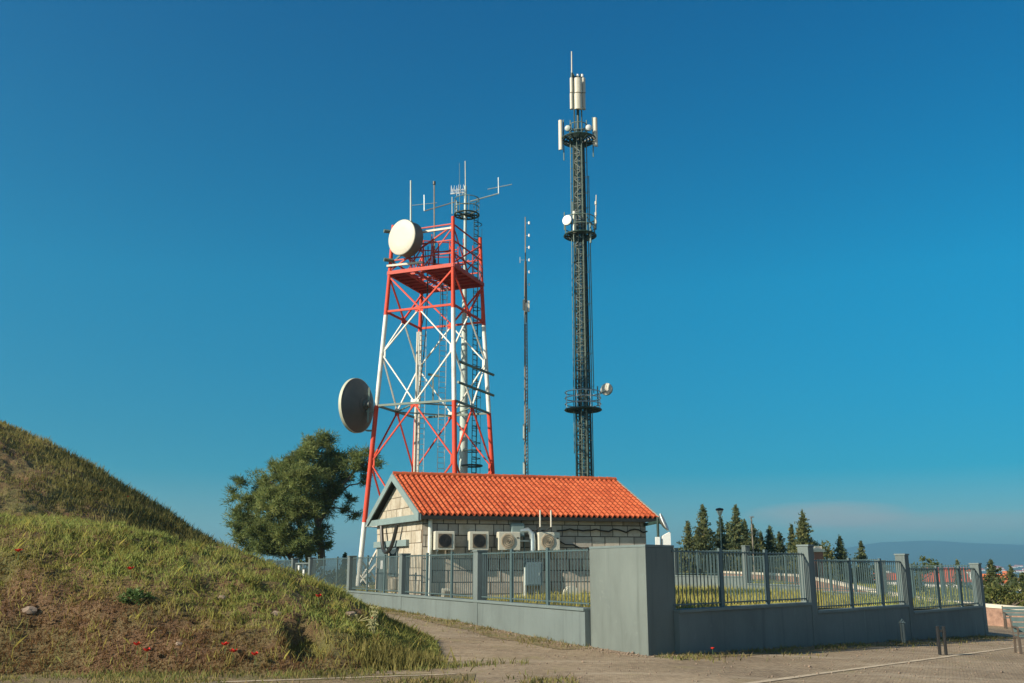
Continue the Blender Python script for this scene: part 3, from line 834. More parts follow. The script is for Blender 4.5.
# deck: two plated strips, an open grid between
ZD = 18.7
def dk(a, b, z): return Vector((TX, TY, z)) + rv * (a * float(TD(ZD))) + fv * (b * float(TD(ZD)))
# square basis: along edges
e1 = (CN[1] - CN[0]); e2 = (CN[3] - CN[0])          # left->front, left->back (unit diagonal units)
def dq(s, t, z): d_ = (CN[0] + e1 * s + e2 * t) * (float(TD(ZD)) * 1.04); return Vector((TX + d_.x, TY + d_.y, z))
for s0, s1 in ((0.0, .27), (.55, 1.0)):
    mb = MB(); mb.prism([dq(s0, 0, ZD), dq(s1, 0, ZD), dq(s1, 1, ZD), dq(s0, 1, ZD)], (0, 0, .06))
    for k in range(7):
        t = (k + .5) / 7; mb.bar(dq(s0, t, ZD - .05), dq(s1, t, ZD - .05), .06, .09)
    mb.build('deck', M['dark_red'], tw)
mb = MB()
for s in (.27, .41, .55): mb.bar(dq(s, 0, ZD - .04), dq(s, 1, ZD - .04), .09, .14)
for t in (.12, .35, .58, .8): mb.bar(dq(.27, t, ZD - .02), dq(.55, t, ZD - .02), .07, .10)
mb.bar(dq(.27, .12, ZD - .02), dq(.55, .58, ZD - .02), .06); mb.build('deck_grid', M['red'], tw)
mb = MB()
for a, b in (((0, 0), (1, 0)), ((1, 0), (1, 1)), ((1, 1), (0, 1)), ((0, 1), (0, 0))): mb.bar(dq(*a, ZD + .02), dq(*b, ZD + .02), .10, .22)
mb.build('deck_edge', M['red'], tw)
def rail(z, i, m, w=.07, name='guard_rail'):
    mb = MB(); mb.bar(tc(i, z), tc(i + 1, z), w); mb.build(name, m, tw)
for z in (19.5, 20.3, 21.3):
    for i in range(4):
        if i == 2 and z > 21: continue
        rail(z, i, M['red'])
mb = MB()
for i in range(4):
    for k in (.33, .66):
        p = tc(i, ZD).lerp(tc(i + 1, ZD), k); mb.bar(p, p + Vector((0, 0, 2.1 if i < 2 else 1.0)), .055)
mb.build('guard_posts', M['red'], tw)
mb = MB()
for i, k0 in ((0, .30), (0, .62), (1, .3), (3, .4)):
    p = tc(i, ZD).lerp(tc(i + 1, ZD), k0); q = p + (Vector((TX, TY, 0)) - Vector((p.x, p.y, 0))) * .5
    mb.bar(p + Vector((0, 0, .1)), q + Vector((0, 0, 1.9)), .06); mb.bar(q + Vector((0, 0, 0)), q + Vector((0, 0, 2.2)), .07)
mb.bar(dq(.5, .3, ZD + 1.4), dq(.9, .3, ZD + 1.4), .06); mb.bar(dq(.4, .6, ZD + .9), dq(.9, .6, ZD + .9), .06)
for i, k0, k1, za, zb in ((0, .55, 1.0, 18.9, 21.1), (1, .0, .5, 21.2, 18.9), (3, .1, .6, 18.9, 20.9), (2, .2, .9, 20.4, 18.9), (0, .1, .5, 20.3, 18.9), (1, .45, .95, 18.9, 20.6)):
    mb.bar(tc(i, za).lerp(tc(i + 1, za), k0), tc(i, zb).lerp(tc(i + 1, zb), k1), .06)
for s1, t1 in ((.3, .2), (.62, .3), (.8, .55), (.35, .7), (.62, .8)): mb.bar(dq(s1, t1, ZD), dq(s1, t1, ZD + random.uniform(1.3, 2.4)), .07)
for zz in (.8, 1.6, 2.2): mb.bar(dq(.3, .2, ZD + zz), dq(.8, .55, ZD + zz), .05); mb.bar(dq(.35, .7, ZD + zz * .8), dq(.62, .8, ZD + zz * .8), .05)
mb.build('inner_frame', M['red'], tw)
for i_, (xa, ya, xb, yb, sag) in enumerate(((425, 250, 421, 330, .25), (428, 246, 418, 400, .2), (440, 268, 441, 340, .15))):
    a_, b_ = P(xa, ya, 54.5), P(xb, yb, 57.0 - .5 * i_)
    mb = MB(); mb.path([a_.lerp(b_, q / 12) + Vector((sag * math.sin(q / 12 * math.pi), 0, 0)) for q in range(13)], .028, 5); mb.build('feeder_cable', M['cable'], tw)
# white beams that carry the drum
mb = MB(); mb.bar(tc(0, 21.05) + fv * .05, tc(1, 21.05) - NL * 0 , .12); mb.build('drum_beam', M['white'], tw)
mb = MB(); mb.bar(tc(0, 19.15) - rv * .2, tc(0, 19.15).lerp(tc(1, 19.15), .52), .12); mb.build('drum_beam', M['white'], tw)
# small side rail hanging over the right corner
mb = MB()
p = tc(2, ZD)
for z in (.1, .6, 1.1):
    mb.bar(p + rv * .12 - fv * .15 + Vector((0, 0, z)), p - rv * .55 + fv * .9 + Vector((0, 0, z)), .045)
for k in (0, .5, 1): q = (p + rv * .12 - fv * .15).lerp(p - rv * .55 + fv * .9, k); mb.bar(q, q + Vector((0, 0, 1.15)), .045)
mb.build('side_rail', M['galv'], tw)
# ladders inside
def ladder(root, p, u, z0, z1, w=.42, m='galv', step=.32, r=.022):
    mb = MB()
    for k in (-1, 1): mb.bar(p + u * (k * w / 2) + Vector((0, 0, z0)), p + u * (k * w / 2) + Vector((0, 0, z1)), .05)
    z = z0 + .1
    while z < z1: mb.bar(p - u * (w / 2) + Vector((0, 0, z)), p + u * (w / 2) + Vector((0, 0, z)), r * 1.6); z += step
    return mb.build('ladder', M[m], root)
lp_ = P(442, 400, 55.6); ladder(tw, Vector((lp_.x, 55.6, 0)), rv, TB, 18.6)
lp_ = P(421.5, 400, 57.0); ladder(tw, Vector((lp_.x, 57.0, 0)), rv, TB, 16.0)
mb = MB(); lp_ = P(416, 400, 57.3)
for dx in (0, .22): mb.tube((lp_.x + dx, 57.3, TB), (lp_.x + dx, 57.3, 16), .07, n=6)
mb.build('feeder_pipe', M['white'], tw)
# small bracket arms
mb = MB(); p = P(433, 376, 55); q = P(433, 402, 55)
mb.bar(p, q, .09); mb.bar(p + Vector((-.3, 0, .1)), p + Vector((.35, 0, 0)), .13); mb.bar(q + Vector((-.3, 0, .0)), q + Vector((.35, 0, 0)), .13); mb.build('bracket', M['mast_mid'], tw)
for ya, yb in ((361, 375), (382, 395.5)):
    mb = MB(); a_ = P(458, ya, 52.6); b_ = P(493.5, yb, 55.6); mb.tube(a_, b_, .085, n=6); mb.build('stub_arm', M['mast_mid'], tw)

# drum antenna
dc = P(401.2, 237, 52.4); da = Vector((-.60, -.80, -.03)).normalized(); da.normalize()
d = thing('drum_antenna', 'big round white drum antenna at the left of the red tower deck', 'antenna', dc)
rr = 1.05
mb = MB(); mb.lathe(dc, da, [(.0, 0), (0, rr * .5), (-.01, rr * .97), (-.03, rr), (-.04, rr)], 40); mb.build('radome', M['white'], d, smooth=True)
mb = MB(); mb.lathe(dc, da, [(-.035, rr * .995), (-.05, rr + .025), (-.10, rr + .025), (-.11, rr), (-.75, rr), (-.8, rr * .96), (-.95, rr * .5), (-1.0, 0)], 40); mb.build('shroud', M['drum_side'], d, smooth=True)
mb = MB(); b0 = dc - da * 1.0
mb.tube(b0, b0 - da * .4, .2, n=10); mb.bar(b0 - da * .3, tc(0, 20.5), .09); mb.bar(b0 - da * .3, tc(0, 19.3), .09); mb.build('mount', M['mast_mid'], d)
for py in (229.5, 258):
    m2 = MB(); a_ = P(387.5, py + 2, 53.7); m2.tube(a_ + Vector((-.2, -.1, 0)), a_ + Vector((.3, .1, 0)), .12, n=8); m2.build('clamp', M['mast_mid'], d)
# mesh dish at lower left
dc = P(357, 405.5, 53.7); da = Vector((-.885, .455, .02)).normalized(); rr = 1.56
d = thing('dish_antenna', 'dark round dish on the left leg of the red and white tower', 'dish', dc)
po = [(-.62, 0)] + [(-.62 + .57 * (k / 10) ** 2, rr * k / 10) for k in range(1, 11)]
mb = MB(); mb.lathe(dc, da, po, 40); mb.build('reflector', M['dish_back'], d, smooth=True)
mb = MB(); mb.lathe(dc, da, [(-.06, rr * .99), (-.06, rr * 1.01), (.12, rr * 1.01), (.15, rr * .9), (.2, rr * .45), (.22, 0)], 40); mb.build('radome', M['dish_rim'], d, smooth=True)
hb = dc - da * .56
mb = MB(); mb.lathe(hb, -da, [(-.03, .52), (.03, .52), (.05, .46), (.05, .3), (.18, .28), (.2, .18), (.35, .16), (.37, 0)], 20); mb.build('hub', M['dish_back'], d, smooth=True)
mb = MB()
lg = lambda z: tc(0, z)
for z in (10.4, 9.3):
    mb.bar(hb + Vector((0, 0, z - hb.z)) - da * .1, lg(z), .08); mb.bar(hb + Vector((.05, .3, z - hb.z)) - da * .1, lg(z), .06)
mb.bar(hb + Vector((.2, 0, 1.0)), hb + Vector((.2, 0, -1.0)), .1)
mb.build('mount', M['mast_mid'], d)

def whip(name, label, p0, p1, r, mat, extra=None, mat2='cable'):
    d = thing(name, label, 'antenna', p0)
    mb = MB(); mb.tube(p0, p1, r, r * .8, n=6); mb.build('rod', M[mat], d)
    mb = MB(); mb.tube(p0 - Vector((0, 0, .25)), p0 + Vector((0, 0, .15)), r * 1.8, n=8); mb.build('clamp', M[mat2], d)
    return d
whip('whip_antenna', 'pale green rod antenna standing just above the white drum', P(410.8, 224, 53.2), P(410.75, 180.5, 53.2), .06, 'pole_green')
whip('whip_antenna', 'dark rod antenna standing on the tower deck with a knob at its tip', P(434.5, 262, 54.6), P(434.2, 184, 54.6), .055, 'mast_brown')
mb = MB(); c = P(434.2, 183, 54.6); mb.lathe(c, (0, 0, 1), [(-.12, 0), (-.1, .09), (.1, .09), (.12, 0)], 8)
o = mb.build('tip', M['cable'], [x for x in bpy.data.objects if x.name.startswith('whip_antenna')][-1])

# pale green monopole behind the tower
MY = 58.4
mp = thing('monopole', 'pale green tubular monopole rising right behind the red and white tower', 'mast', Vector((P(465, 475, MY).x, MY, .6)))
pb, pt = P(466, 590, MY), P(461.3, 186, MY); mp.location.x -= .08; pb.x = mp.location.x
pt.x = pb.x
mb = MB(); mb.path([Vector((pb.x - .004 * z, MY, z)) for z in (.6, 11, 16, 19, 22, pt.z)], [.30, .26, .19, .14, .105, .085], 14); mb.build('pole', M['pole_green'], mp, smooth=True)
zf = P(461, 215, MY).z; zt = P(461, 199.5, MY).z
mb = MB(); mb.ring((pb.x, MY, zf), .80, .055, 24); mb.ring((pb.x, MY, zf - .1), .5, .05, 20)
for k in range(8): a = k * math.pi / 4; mb.bar((pb.x, MY, zf - .05), (pb.x + .8 * math.cos(a), MY + .8 * math.sin(a), zf), .06, .1)
mb.build('platform', M['mast_dark'], mp)
mb = MB()
for z in (zf + .5, zt): mb.ring((pb.x, MY, z), .80, .03, 24)
for k in range(8): a = k * math.pi / 4 + .2; mb.bar((pb.x + .8 * math.cos(a), MY + .8 * math.sin(a), zf), (pb.x + .8 * math.cos(a), MY + .8 * math.sin(a), zt), .04)
mb.build('railing', M['mast_mid'], mp)
ladder(mp, Vector((pb.x + .62, MY - .1, 0)), Vector((.6, .8, 0)), 2.5, zf, .4, 'mast_dark')
mb = MB()
for z in np.arange(3.5, zf - .5, .95):
    mb.path([Vector((pb.x + .62 + .38 * math.sin(a) , MY - .1 - .0 + .40 * math.cos(a), z)) for a in np.linspace(-.3, math.pi + .3, 9)], .026, 4)
for a in (.4, 1.57, 2.7): mb.bar((pb.x + .62 + .38 * math.sin(a), MY - .1 + .4 * math.cos(a), 3.5), (pb.x + .62 + .38 * math.sin(a), MY - .1 + .4 * math.cos(a), zf - 1), .025)
mb.build('ladder_cage', M['mast_dark'], mp)
mb = MB(); z = P(470, 466, MY).z; mb.ring((pb.x + .5, MY - .1, z), .62, .06, 18); mb.ring((pb.x + .5, MY - .1, z + .9), .55, .04, 18); mb.build('cage_ring', M['mast_dark'], mp)
top = Vector((pb.x, MY, zt))
whip('whip_antenna', 'tall white whip antenna at the top of the pale green monopole', P(465.5, 189, MY), P(465.2, 161, MY), .035, 'white', mat2='mast_mid')
whip('whip_antenna', 'faint thin whip antenna at the very top of the monopole', P(459.7, 189, MY), P(459.5, 163, MY), .016, 'mast_mid', mat2='mast_mid')
d = thing('antenna_array', 'cluster of small shiny white spikes at the monopole top', 'antenna', P(457, 196, MY))
mb = MB()
for k in range(14):
    px = 451 + k * .93; yy = MY - .35 + .5 * random.random()
    mb.tube(P(px, 196 - random.uniform(0, 4), yy), P(px + random.uniform(-.6, .6), 186.5 + random.uniform(-2.5, 4.5), yy), .02, .014, n=4)
mb.bar(P(450.5, 194, MY), P(464, 192.5, MY), .05); mb.bar(P(451, 190.5, MY - .2), P(464, 189.5, MY - .2), .03)
mb.build('spikes', M['white_cool'], d)
mb = MB(); mb.bar(P(452, 197, MY), P(452, 214, MY), .06); mb.bar(P(456.3, 200, MY), P(456.3, 214, MY), .06); mb.build('stand', M['pole_green'], d)
d = thing('dipole_antenna', 'cross shaped dipole on a long arm reaching right of the monopole', 'antenna', P(475, 200, MY))
mb = MB(); mb.tube(P(470, 201.5, MY), P(498.5, 193.5, MY), .045, n=6); mb.build('arm', M['galv'], d)
mb = MB(); mb.tube(P(498.6, 194, MY), P(498.4, 177.5, MY), .045, n=6); mb.tube(P(487.5, 189.3, MY), P(512, 184.3, MY), .03, n=6); mb.build('elements', M['galv'], d)
d = thing('dipole_antenna', 'cross shaped dipole on a thin arm reaching left over the tower deck', 'antenna', P(452, 205, MY))
mb = MB(); mb.tube(P(455, 202, MY), P(424.5, 211, MY), .035, n=6); mb.build('arm', M['mast_brown'], d)
mb = MB(); mb.tube(P(424.3, 211, MY), P(424.2, 195, MY), .045, n=6); mb.tube(P(412, 205.4, MY), P(437, 202.8, MY), .025, n=6); mb.build('elements', M['galv'], d)

# ------------------------------------------------------------------ thin lattice mast
NY = 58.0; bx = P(526.2, 475, NY).x
tm = thing('slender_mast', 'very thin lattice mast between the tower and the big dark mast', 'mast', (bx, NY, .8))
zt = P(525, 217, NY).z; z2 = P(525, 310, NY).z
mb = MB()
for k in range(3):
    a = k * 2.094 + .3; u = Vector((math.cos(a), math.sin(a), 0))
    mb.path([Vector((bx, NY, .8)) + u * .14, Vector((bx, NY, z2)) + u * .09, Vector((bx, NY, zt - 3)) + u * .05], .032, 5)
z = .9; k = 0
while z < zt - 3.5:
    w = float(np.interp(z, [.8, z2, zt - 3], [.14, .09, .05])); h = .22
    for q in range(3):
        a = q * 2.094 + .3; b = (q + 1) * 2.094 + .3
        mb.bar((bx + w * math.cos(a), NY + w * math.sin(a), z), (bx + w * math.cos(b), NY + w * math.sin(b), z + h), .025)
    z += h
mb.build('lattice', M['mast_brown'], tm)
mb = MB(); mb.tube((bx, NY, zt - 7), (bx, NY, zt), .05, .035, n=6); mb.build('tip_rod', M['mast_brown'], tm)
for px, ya, yb in ((523.6, 300, 310), (528.6, 301, 311.5), (526, 303, 312)):
    mb = MB(); a_ = P(px, yb, NY - .2); b_ = P(px, ya, NY - .2); mb.bar(a_, b_, .17, .12); mb.build('small_panel', M['white'], tm)
for px, ya, yb in ((529.3, 409, 432), (523.7, 424, 440), (523.7, 462, 474), (525, 315, 324)):
    mb = MB(); mb.bar(P(px, yb, NY - .15), P(px, ya, NY - .15), .1, .1); mb.build('small_panel', M['pole_green'], tm)
for k, py in enumerate((223, 235.5, 247.5, 260, 272, 284.5)):
    mb = MB(); c = P(529.2, py, NY); mb.tube(c + Vector((-.0, 0, -.09)), c + Vector((0, 0, .09)), .06 - k * .006, n=8); mb.bar(c, Vector((bx, NY, c.z)), .012); mb.build('dipole', M['white_cool'], tm)
mb = MB(); mb.bar(P(520, 263, NY), P(520, 257, NY), .06); mb.bar(P(520, 260, NY), Vector((bx, NY, P(520, 260, NY).z)), .02); mb.build('dipole', M['galv'], tm)

# ------------------------------------------------------------------ big dark mast
KY = 62.0; kx = P(584.3, 475, KY).x
bmst = thing('lattice_mast', 'tall dark lattice mast with three round platforms', 'mast', (kx, KY, .8))
ztop = P(577, 137, KY).z; zq = P(577, 76, KY).z
def KW(z): return float(np.interp(z, [.8, 12, ztop], [.56, .50, .40]))
ang = [R(20 + 90 * k) for k in range(4)]
def kc(i, z, f=1.0): a = ang[i % 4]; w = KW(z) * f; return Vector((kx + w * math.cos(a), KY + w * math.sin(a), z))
for i in range(4):
    mb = MB(); mb.path([kc(i, .8), kc(i, 12), kc(i, ztop)], [.085, .075, .06], 6); mb.build('leg', M['mast_dark'], bmst)
for i in range(4):
    mb = MB(); z = .9; s_ = 0
    while z < ztop - .6:
        h = .62
        mb.bar(kc(i + s_ % 2, z), kc(i + 1 - s_ % 2, z + h), .036); mb.bar(kc(i, z), kc(i + 1, z), .036); z += h; s_ += 1
    mb.build('bracing', M['mast_dark'], bmst)
def vplank(px_off, yoff, w, m, name, z0=.8, z1=None):
    mb = MB(); mb.box((kx + px_off, KY + yoff, (z0 + (z1 or ztop)) / 2), (w, .06, (z1 or ztop) - z0)); return mb.build(name, M[m], bmst)
vplank(.2, -.1, .30, 'mast_dark', 'cable_tray'); vplank(-.19, -.16, .28, 'mast_dark', 'cable_tray')
mb = MB()
for dx in (-.26, -.08, .08, .12, .27): mb.tube((kx + dx, KY - .2, .8), (kx + dx * .85, KY - .2, ztop), .028, n=5)
mb.build('cables', M['cable'], bmst)
mb = MB(); z = 1.0
mb.box((kx, KY - .22, (1 + ztop) / 2), (.06, .05, ztop - 1))
while z < ztop:
    mb.box((kx, KY - .24, z), (.6, .03, .04))
    for dx, w in ((-.2, .2), (.2, .2)): mb.box((kx + dx, KY - .26, z), (w, .04, .05))
    z += .48
mb.build('rung_column', M['mast_dark'], bmst)
ladder(bmst, Vector((kx, KY - .55, 0)), Vector((1, 0, 0)), .8, ztop, .34, 'mast_mid', .4, .014)
# outer rods on brackets
mb = MB()
for dx, z0, z1 in ((-.62, 9, ztop), (.60, 6, ztop), (.72, 13, ztop - 3), (-.5, 2, 12)):
    mb.tube((kx + dx, KY - .1, z0), (kx + dx * .92, KY - .1, z1), .034, n=5)
    z = z0 + .4
    while z < z1: mb.bar((kx + dx, KY - .1, z), (kx + dx * .5, KY - .05, z), .03); z += 1.15
mb.build('outer_rods', M['mast_mid'], bmst)
def platform(zf, zr, rad, m='mast_dark', mr='mast_mid', nrail=3):
    mb = MB(); mb.ring((kx, KY, zf), rad, .07, 28); mb.ring((kx, KY, zf), rad * .68, .06, 24)
    mb.ring((kx, KY, zf), rad * .84, .05, 24)
    for k in range(12): a = k * math.pi / 6; mb.bar((kx + .4 * math.cos(a), KY + .4 * math.sin(a), zf - .08), (kx + rad * math.cos(a), KY + rad * math.sin(a), zf), .07, .12)
    p_ = mb.build('platform', M[m], bmst)
    mb = MB()
    for j in range(1, nrail + 1): mb.ring((kx, KY, zf + (zr - zf) * j / nrail), rad, .036, 28)
    for k in range(8): a = k * math.pi / 4 + .35; mb.bar((kx + rad * math.cos(a), KY + rad * math.sin(a), zf), (kx + rad * math.cos(a), KY + rad * math.sin(a), zr), .055)
    mb.build('railing', M[mr], p_)
platform(P(584, 410, KY).z, P(584, 392.5, KY).z, 1.18, 'mast_dark', 'galv')
platform(P(580, 236, KY).z, P(580, 219, KY).z, 1.08, 'mast_dark', 'mast_mid', 2)
zp3 = P(578, 140, KY).z
mb = MB()
for r_ in (.62, .82, 1.02, 1.2): mb.ring((kx, KY, zp3), r_, .06, 28)
for k in range(12): a = k * math.pi / 6; mb.bar((kx + .3 * math.cos(a), KY + .3 * math.sin(a), zp3 - .3), (kx + 1.2 * math.cos(a), KY + 1.2 * math.sin(a), zp3), .07, .12)
p_ = mb.build('platform', M['mast_dark'], bmst)
mb = MB()
for z in (zp3 + .55, zp3 + 1.1): mb.ring((kx, KY, z), .62, .035, 24)
for k in range(10): a = k * math.pi / 5; mb.bar((kx + .62 * math.cos(a), KY + .62 * math.sin(a), zp3), (kx + .62 * math.cos(a), KY + .62 * math.sin(a), zp3 + 1.1), .04)
mb.build('railing', M['mast_mid'], p_)
# upper stub pole
mb = MB()
for dx in (-.26, .26): mb.tube((kx + dx, KY, ztop - .3), (kx + dx, KY, zq + .15), .05, n=6)
mb.tube((kx, KY, ztop - .3), (kx, KY, zq), .10, n=8)
for z in (ztop + .5, zq - .05): mb.bar((kx - .4, KY, z), (kx + .4, KY, z), .06)
mb.build('top_stub', M['mast_dark'], bmst)

def panel(label, px, ya, yb, Yd, w, dpt, mat='white', rot=0, name='panel_antenna', group=None):
    a_, b_ = P(px, yb, Yd), P(px, ya, Yd); a_.x = b_.x = (a_.x + b_.x) / 2; a_.y = b_.y = Yd
    d = thing(name, label, 'antenna', a_, group)
    u = Vector((math.cos(rot), math.sin(rot), 0)); v = Vector((-math.sin(rot), math.cos(rot), 0))
    poly = []
    for k in range(10):
        an = math.pi + math.pi * k / 9; poly.append(a_ + u * (math.cos(an) * w / 2) + v * (math.sin(an) * dpt))
    mb = MB(); mb.prism(poly, (0, 0, b_.z - a_.z)); mb.build('radome', M[mat], d, smooth=True)
    mb = MB()
    mb.box(a_ + v * .03 + Vector((0, 0, (b_.z - a_.z) / 2)), (w * .8, .06, (b_.z - a_.z) * .98), u); mb.build('back_plate', M['mast_mid'], d)
    return d, a_, b_
GP = 'stacked panels at the mast tip'
for (px, rot, Yd, lab) in ((571.9, -.55, KY - .30, 'outer left'), (578.3, .2, KY - .42, 'front')):
    for ya, yb, lv in ((78.5, 93, 'upper'), (94, 109.5, 'lower')):
        panel(f'{lv} {lab} white panel of the stacked cluster below the mast tip', px, ya, yb, Yd, (.26 if px < 575 else .56), .18, 'white', rot, group=GP)
for ya, yb, lv in ((78.5, 93, 'upper'), (94, 109.5, 'lower')):
    panel(f'{lv} shaded right panel of the stacked cluster below the mast tip', 583.2, ya, yb, KY - .05, .34, .16, 'white', 1.1, group=GP)
d, a_, b_ = panel('long white panel antenna at the left edge of the top mast platform', 560.6, 120.5, 150, KY - .2, .30, .12, 'white', -.4)
mb = MB(); mb.tube(a_ + Vector((.22, .1, -.75)), b_ + Vector((.22, .1, .1)), .04, n=6); mb.bar(a_ + Vector((.22, .1, .6)), Vector((kx - .8, KY, a_.z + .6)), .05); mb.build('mount', M['mast_mid'], d)
d, a_, b_ = panel('long white panel antenna at the right edge of the top mast platform', 595.5, 118, 146.5, KY - .2, .30, .12, 'white', .2)
mb = MB(); mb.tube(a_ + Vector((-.18, .1, -.75)), b_ + Vector((-.18, .1, .1)), .04, n=6); mb.bar(a_ + Vector((-.18, .1, .5)), Vector((kx + .8, KY, a_.z + .5)), .05); mb.build('mount', M['mast_mid'], d)
def smalldish(label, px, py, Yd, rad, ax, mat, to, back='mast_mid', depth=.25):
    c = P(px, py, Yd); d = thing('dish_antenna', label, 'dish', c); ax = Vector(ax).normalized()
    mb = MB(); mb.lathe(c, ax, [(.06, 0), (.05, rad * .6), (0, rad * .97), (-.03, rad)], 24); mb.build('radome', M[mat], d, smooth=True)
    mb = MB(); mb.lathe(c, ax, [(-.03, rad * .99), (-depth * .6, rad * .98), (-depth, rad * .5), (-depth - .12, .08), (-depth - .15, 0)], 24); mb.build('shroud', M[back], d, smooth=True)
    mb = MB(); b_ = c - ax * depth; mb.bar(b_, to, .06); mb.tube(Vector((to.x, to.y, to.z - .7)), Vector((to.x, to.y, to.z + .6)), .04, n=6); mb.build('mount', M['mast_mid'], d)
smalldish('small grey dish on the top mast platform, left of the lattice', 567.5, 128, KY - .7, .21, (-.3, -.95, -.1), 'pole_green', Vector((kx - .55, KY, P(567, 128, KY).z)))
smalldish('small white dish on the top mast platform, right of the lattice', 589, 127.5, KY - .7, .23, (.25, -.95, 0), 'white_cool', Vector((kx + .6, KY, P(589, 128, KY).z)))
smalldish('white oval dish at the left of the middle mast platform', 566.8, 220, KY - .9, .36, (-.55, -.83, 0), 'white_cool', Vector((kx - 1.08, KY - .3, P(566, 222, KY).z)))
smalldish('white dish on an arm right of the lowest mast platform', 606.3, 389.0, KY + 1.9, .43, (-.45, -.85, .12), 'white', Vector((kx + 1.05, KY + .75, P(602, 393, KY).z)))
d, a_, b_ = panel('slim pale panel antenna in front of the middle mast platform', 574.5, 211.5, 233, KY - .85, .24, .11, 'cream_metal', -.3)
mb = MB(); mb.tube(a_ + Vector((-.05, .1, -.8)), b_ + Vector((-.12, .1, .75)), .035, n=6); mb.bar(a_ + Vector((0, .1, .3)), Vector((kx - .3, KY - .3, a_.z + .3)), .05); mb.build('mount', M['mast_mid'], d)
d, a_, b_ = panel('small pale panel antenna on the right of the middle mast platform', 590.5, 223, 243, KY - .7, .13, .08, 'mast_mid', .4)
mb = MB(); mb.bar(a_ + Vector((0, .1, .3)), Vector((kx + .5, KY - .3, a_.z + .3)), .05); mb.build('mount', M['mast_mid'], d)
d = whip('whip_antenna', 'white jointed whip antenna on the right of the middle mast platform', P(595.5, 226, KY - .2), P(596.2, 195, KY - .2), .04, 'white')
for py in (203, 214, 222):
    mb = MB(); c = P(595.8, py, KY - .2); mb.tube(c - Vector((0, 0, .12)), c + Vector((0, 0, .12)), .075, n=8); mb.build('joint', M['white'], d)
mb = MB(); mb.path([P(595.5, 226, KY - .2), P(593.5, 228, KY - .2), Vector((kx + .9, KY, P(590, 226, KY).z)), Vector((kx + .5, KY, P(590, 217, KY).z))], .035, 5); mb.build('arm', M['mast_mid'], d)
whip('whip_antenna', 'tall white whip antenna at the very tip of the big dark mast', P(571.8, 75, KY - .2), P(571.6, 51.5, KY - .2), .05, 'white', mat2='mast_dark')
for px in (578.5, 581.5):
    pass
mb = MB()
for px in (577.8, 582.2): mb.tube(P(px, 77, KY), P(px, 74.5, KY), .09, n=8)
mb.build('beacons', M['white_cool'], bmst)

# ------------------------------------------------------------------ vegetation
def tri_cloud(cent, size, rng, up=0.0, aspect=.35, dirs=None):
    """needle-like random triangles around centres"""
    n = len(cent)
    d = rng.normal(size=(n, 3)) * (1 if dirs is None else .45)
    if dirs is not None: d += dirs
    d[:, 2] += up; d /= np.linalg.norm(d, axis=1)[:, None]
    e = rng.normal(size=(n, 3)); e -= d * (e * d).sum(1)[:, None]; e /= np.linalg.norm(e, axis=1)[:, None]
    L = size * rng.uniform(.6, 1.3, n); L = L[:, None]
    a = cent - d * L * .5 - e * L * aspect; b = cent - d * L * .5 + e * L * aspect; c = cent + d * L * .6
    v = np.stack([a, b, c], 1).reshape(-1, 3)
    return v
def clumps(lobes, per_m3, needles, crad, size, rng, up=.3, shell=.55, asp=.35):
    """lobes: list of (centre, (rx,ry,rz), tone). returns verts, tones"""
    V, T = [], []
    D = []
    for c, r, tn in lobes:
        vol = 4.19 * r[0] * r[1] * r[2]; k = max(4, int(vol * per_m3))
        d = rng.normal(size=(k, 3)); d /= np.linalg.norm(d, axis=1)[:, None]
        rad = rng.uniform(shell, 1.0, k)[:, None]
        cc = np.array(c) + d * rad * np.array(r)
        tone = np.clip(tn + rng.normal(0, .18, k), 0, 1)
        for q in range(k):
            cr = crad * rng.uniform(.6, 1.25)
            p = rng.normal(size=(needles, 3)) * cr * .5 * np.array([1, 1, .8]) + cc[q]
            V.append(p); D.append((p - cc[q]) / cr * 1.2 + (cc[q] - np.array(c)) / np.array(r) * .5); T.append(np.clip(tone[q] + rng.normal(0, .12, needles), 0, 1))
    C_ = np.concatenate(V); T = np.concatenate(T)
    return tri_cloud(C_, size, rng, up, asp, np.concatenate(D) if asp < .3 else None), T

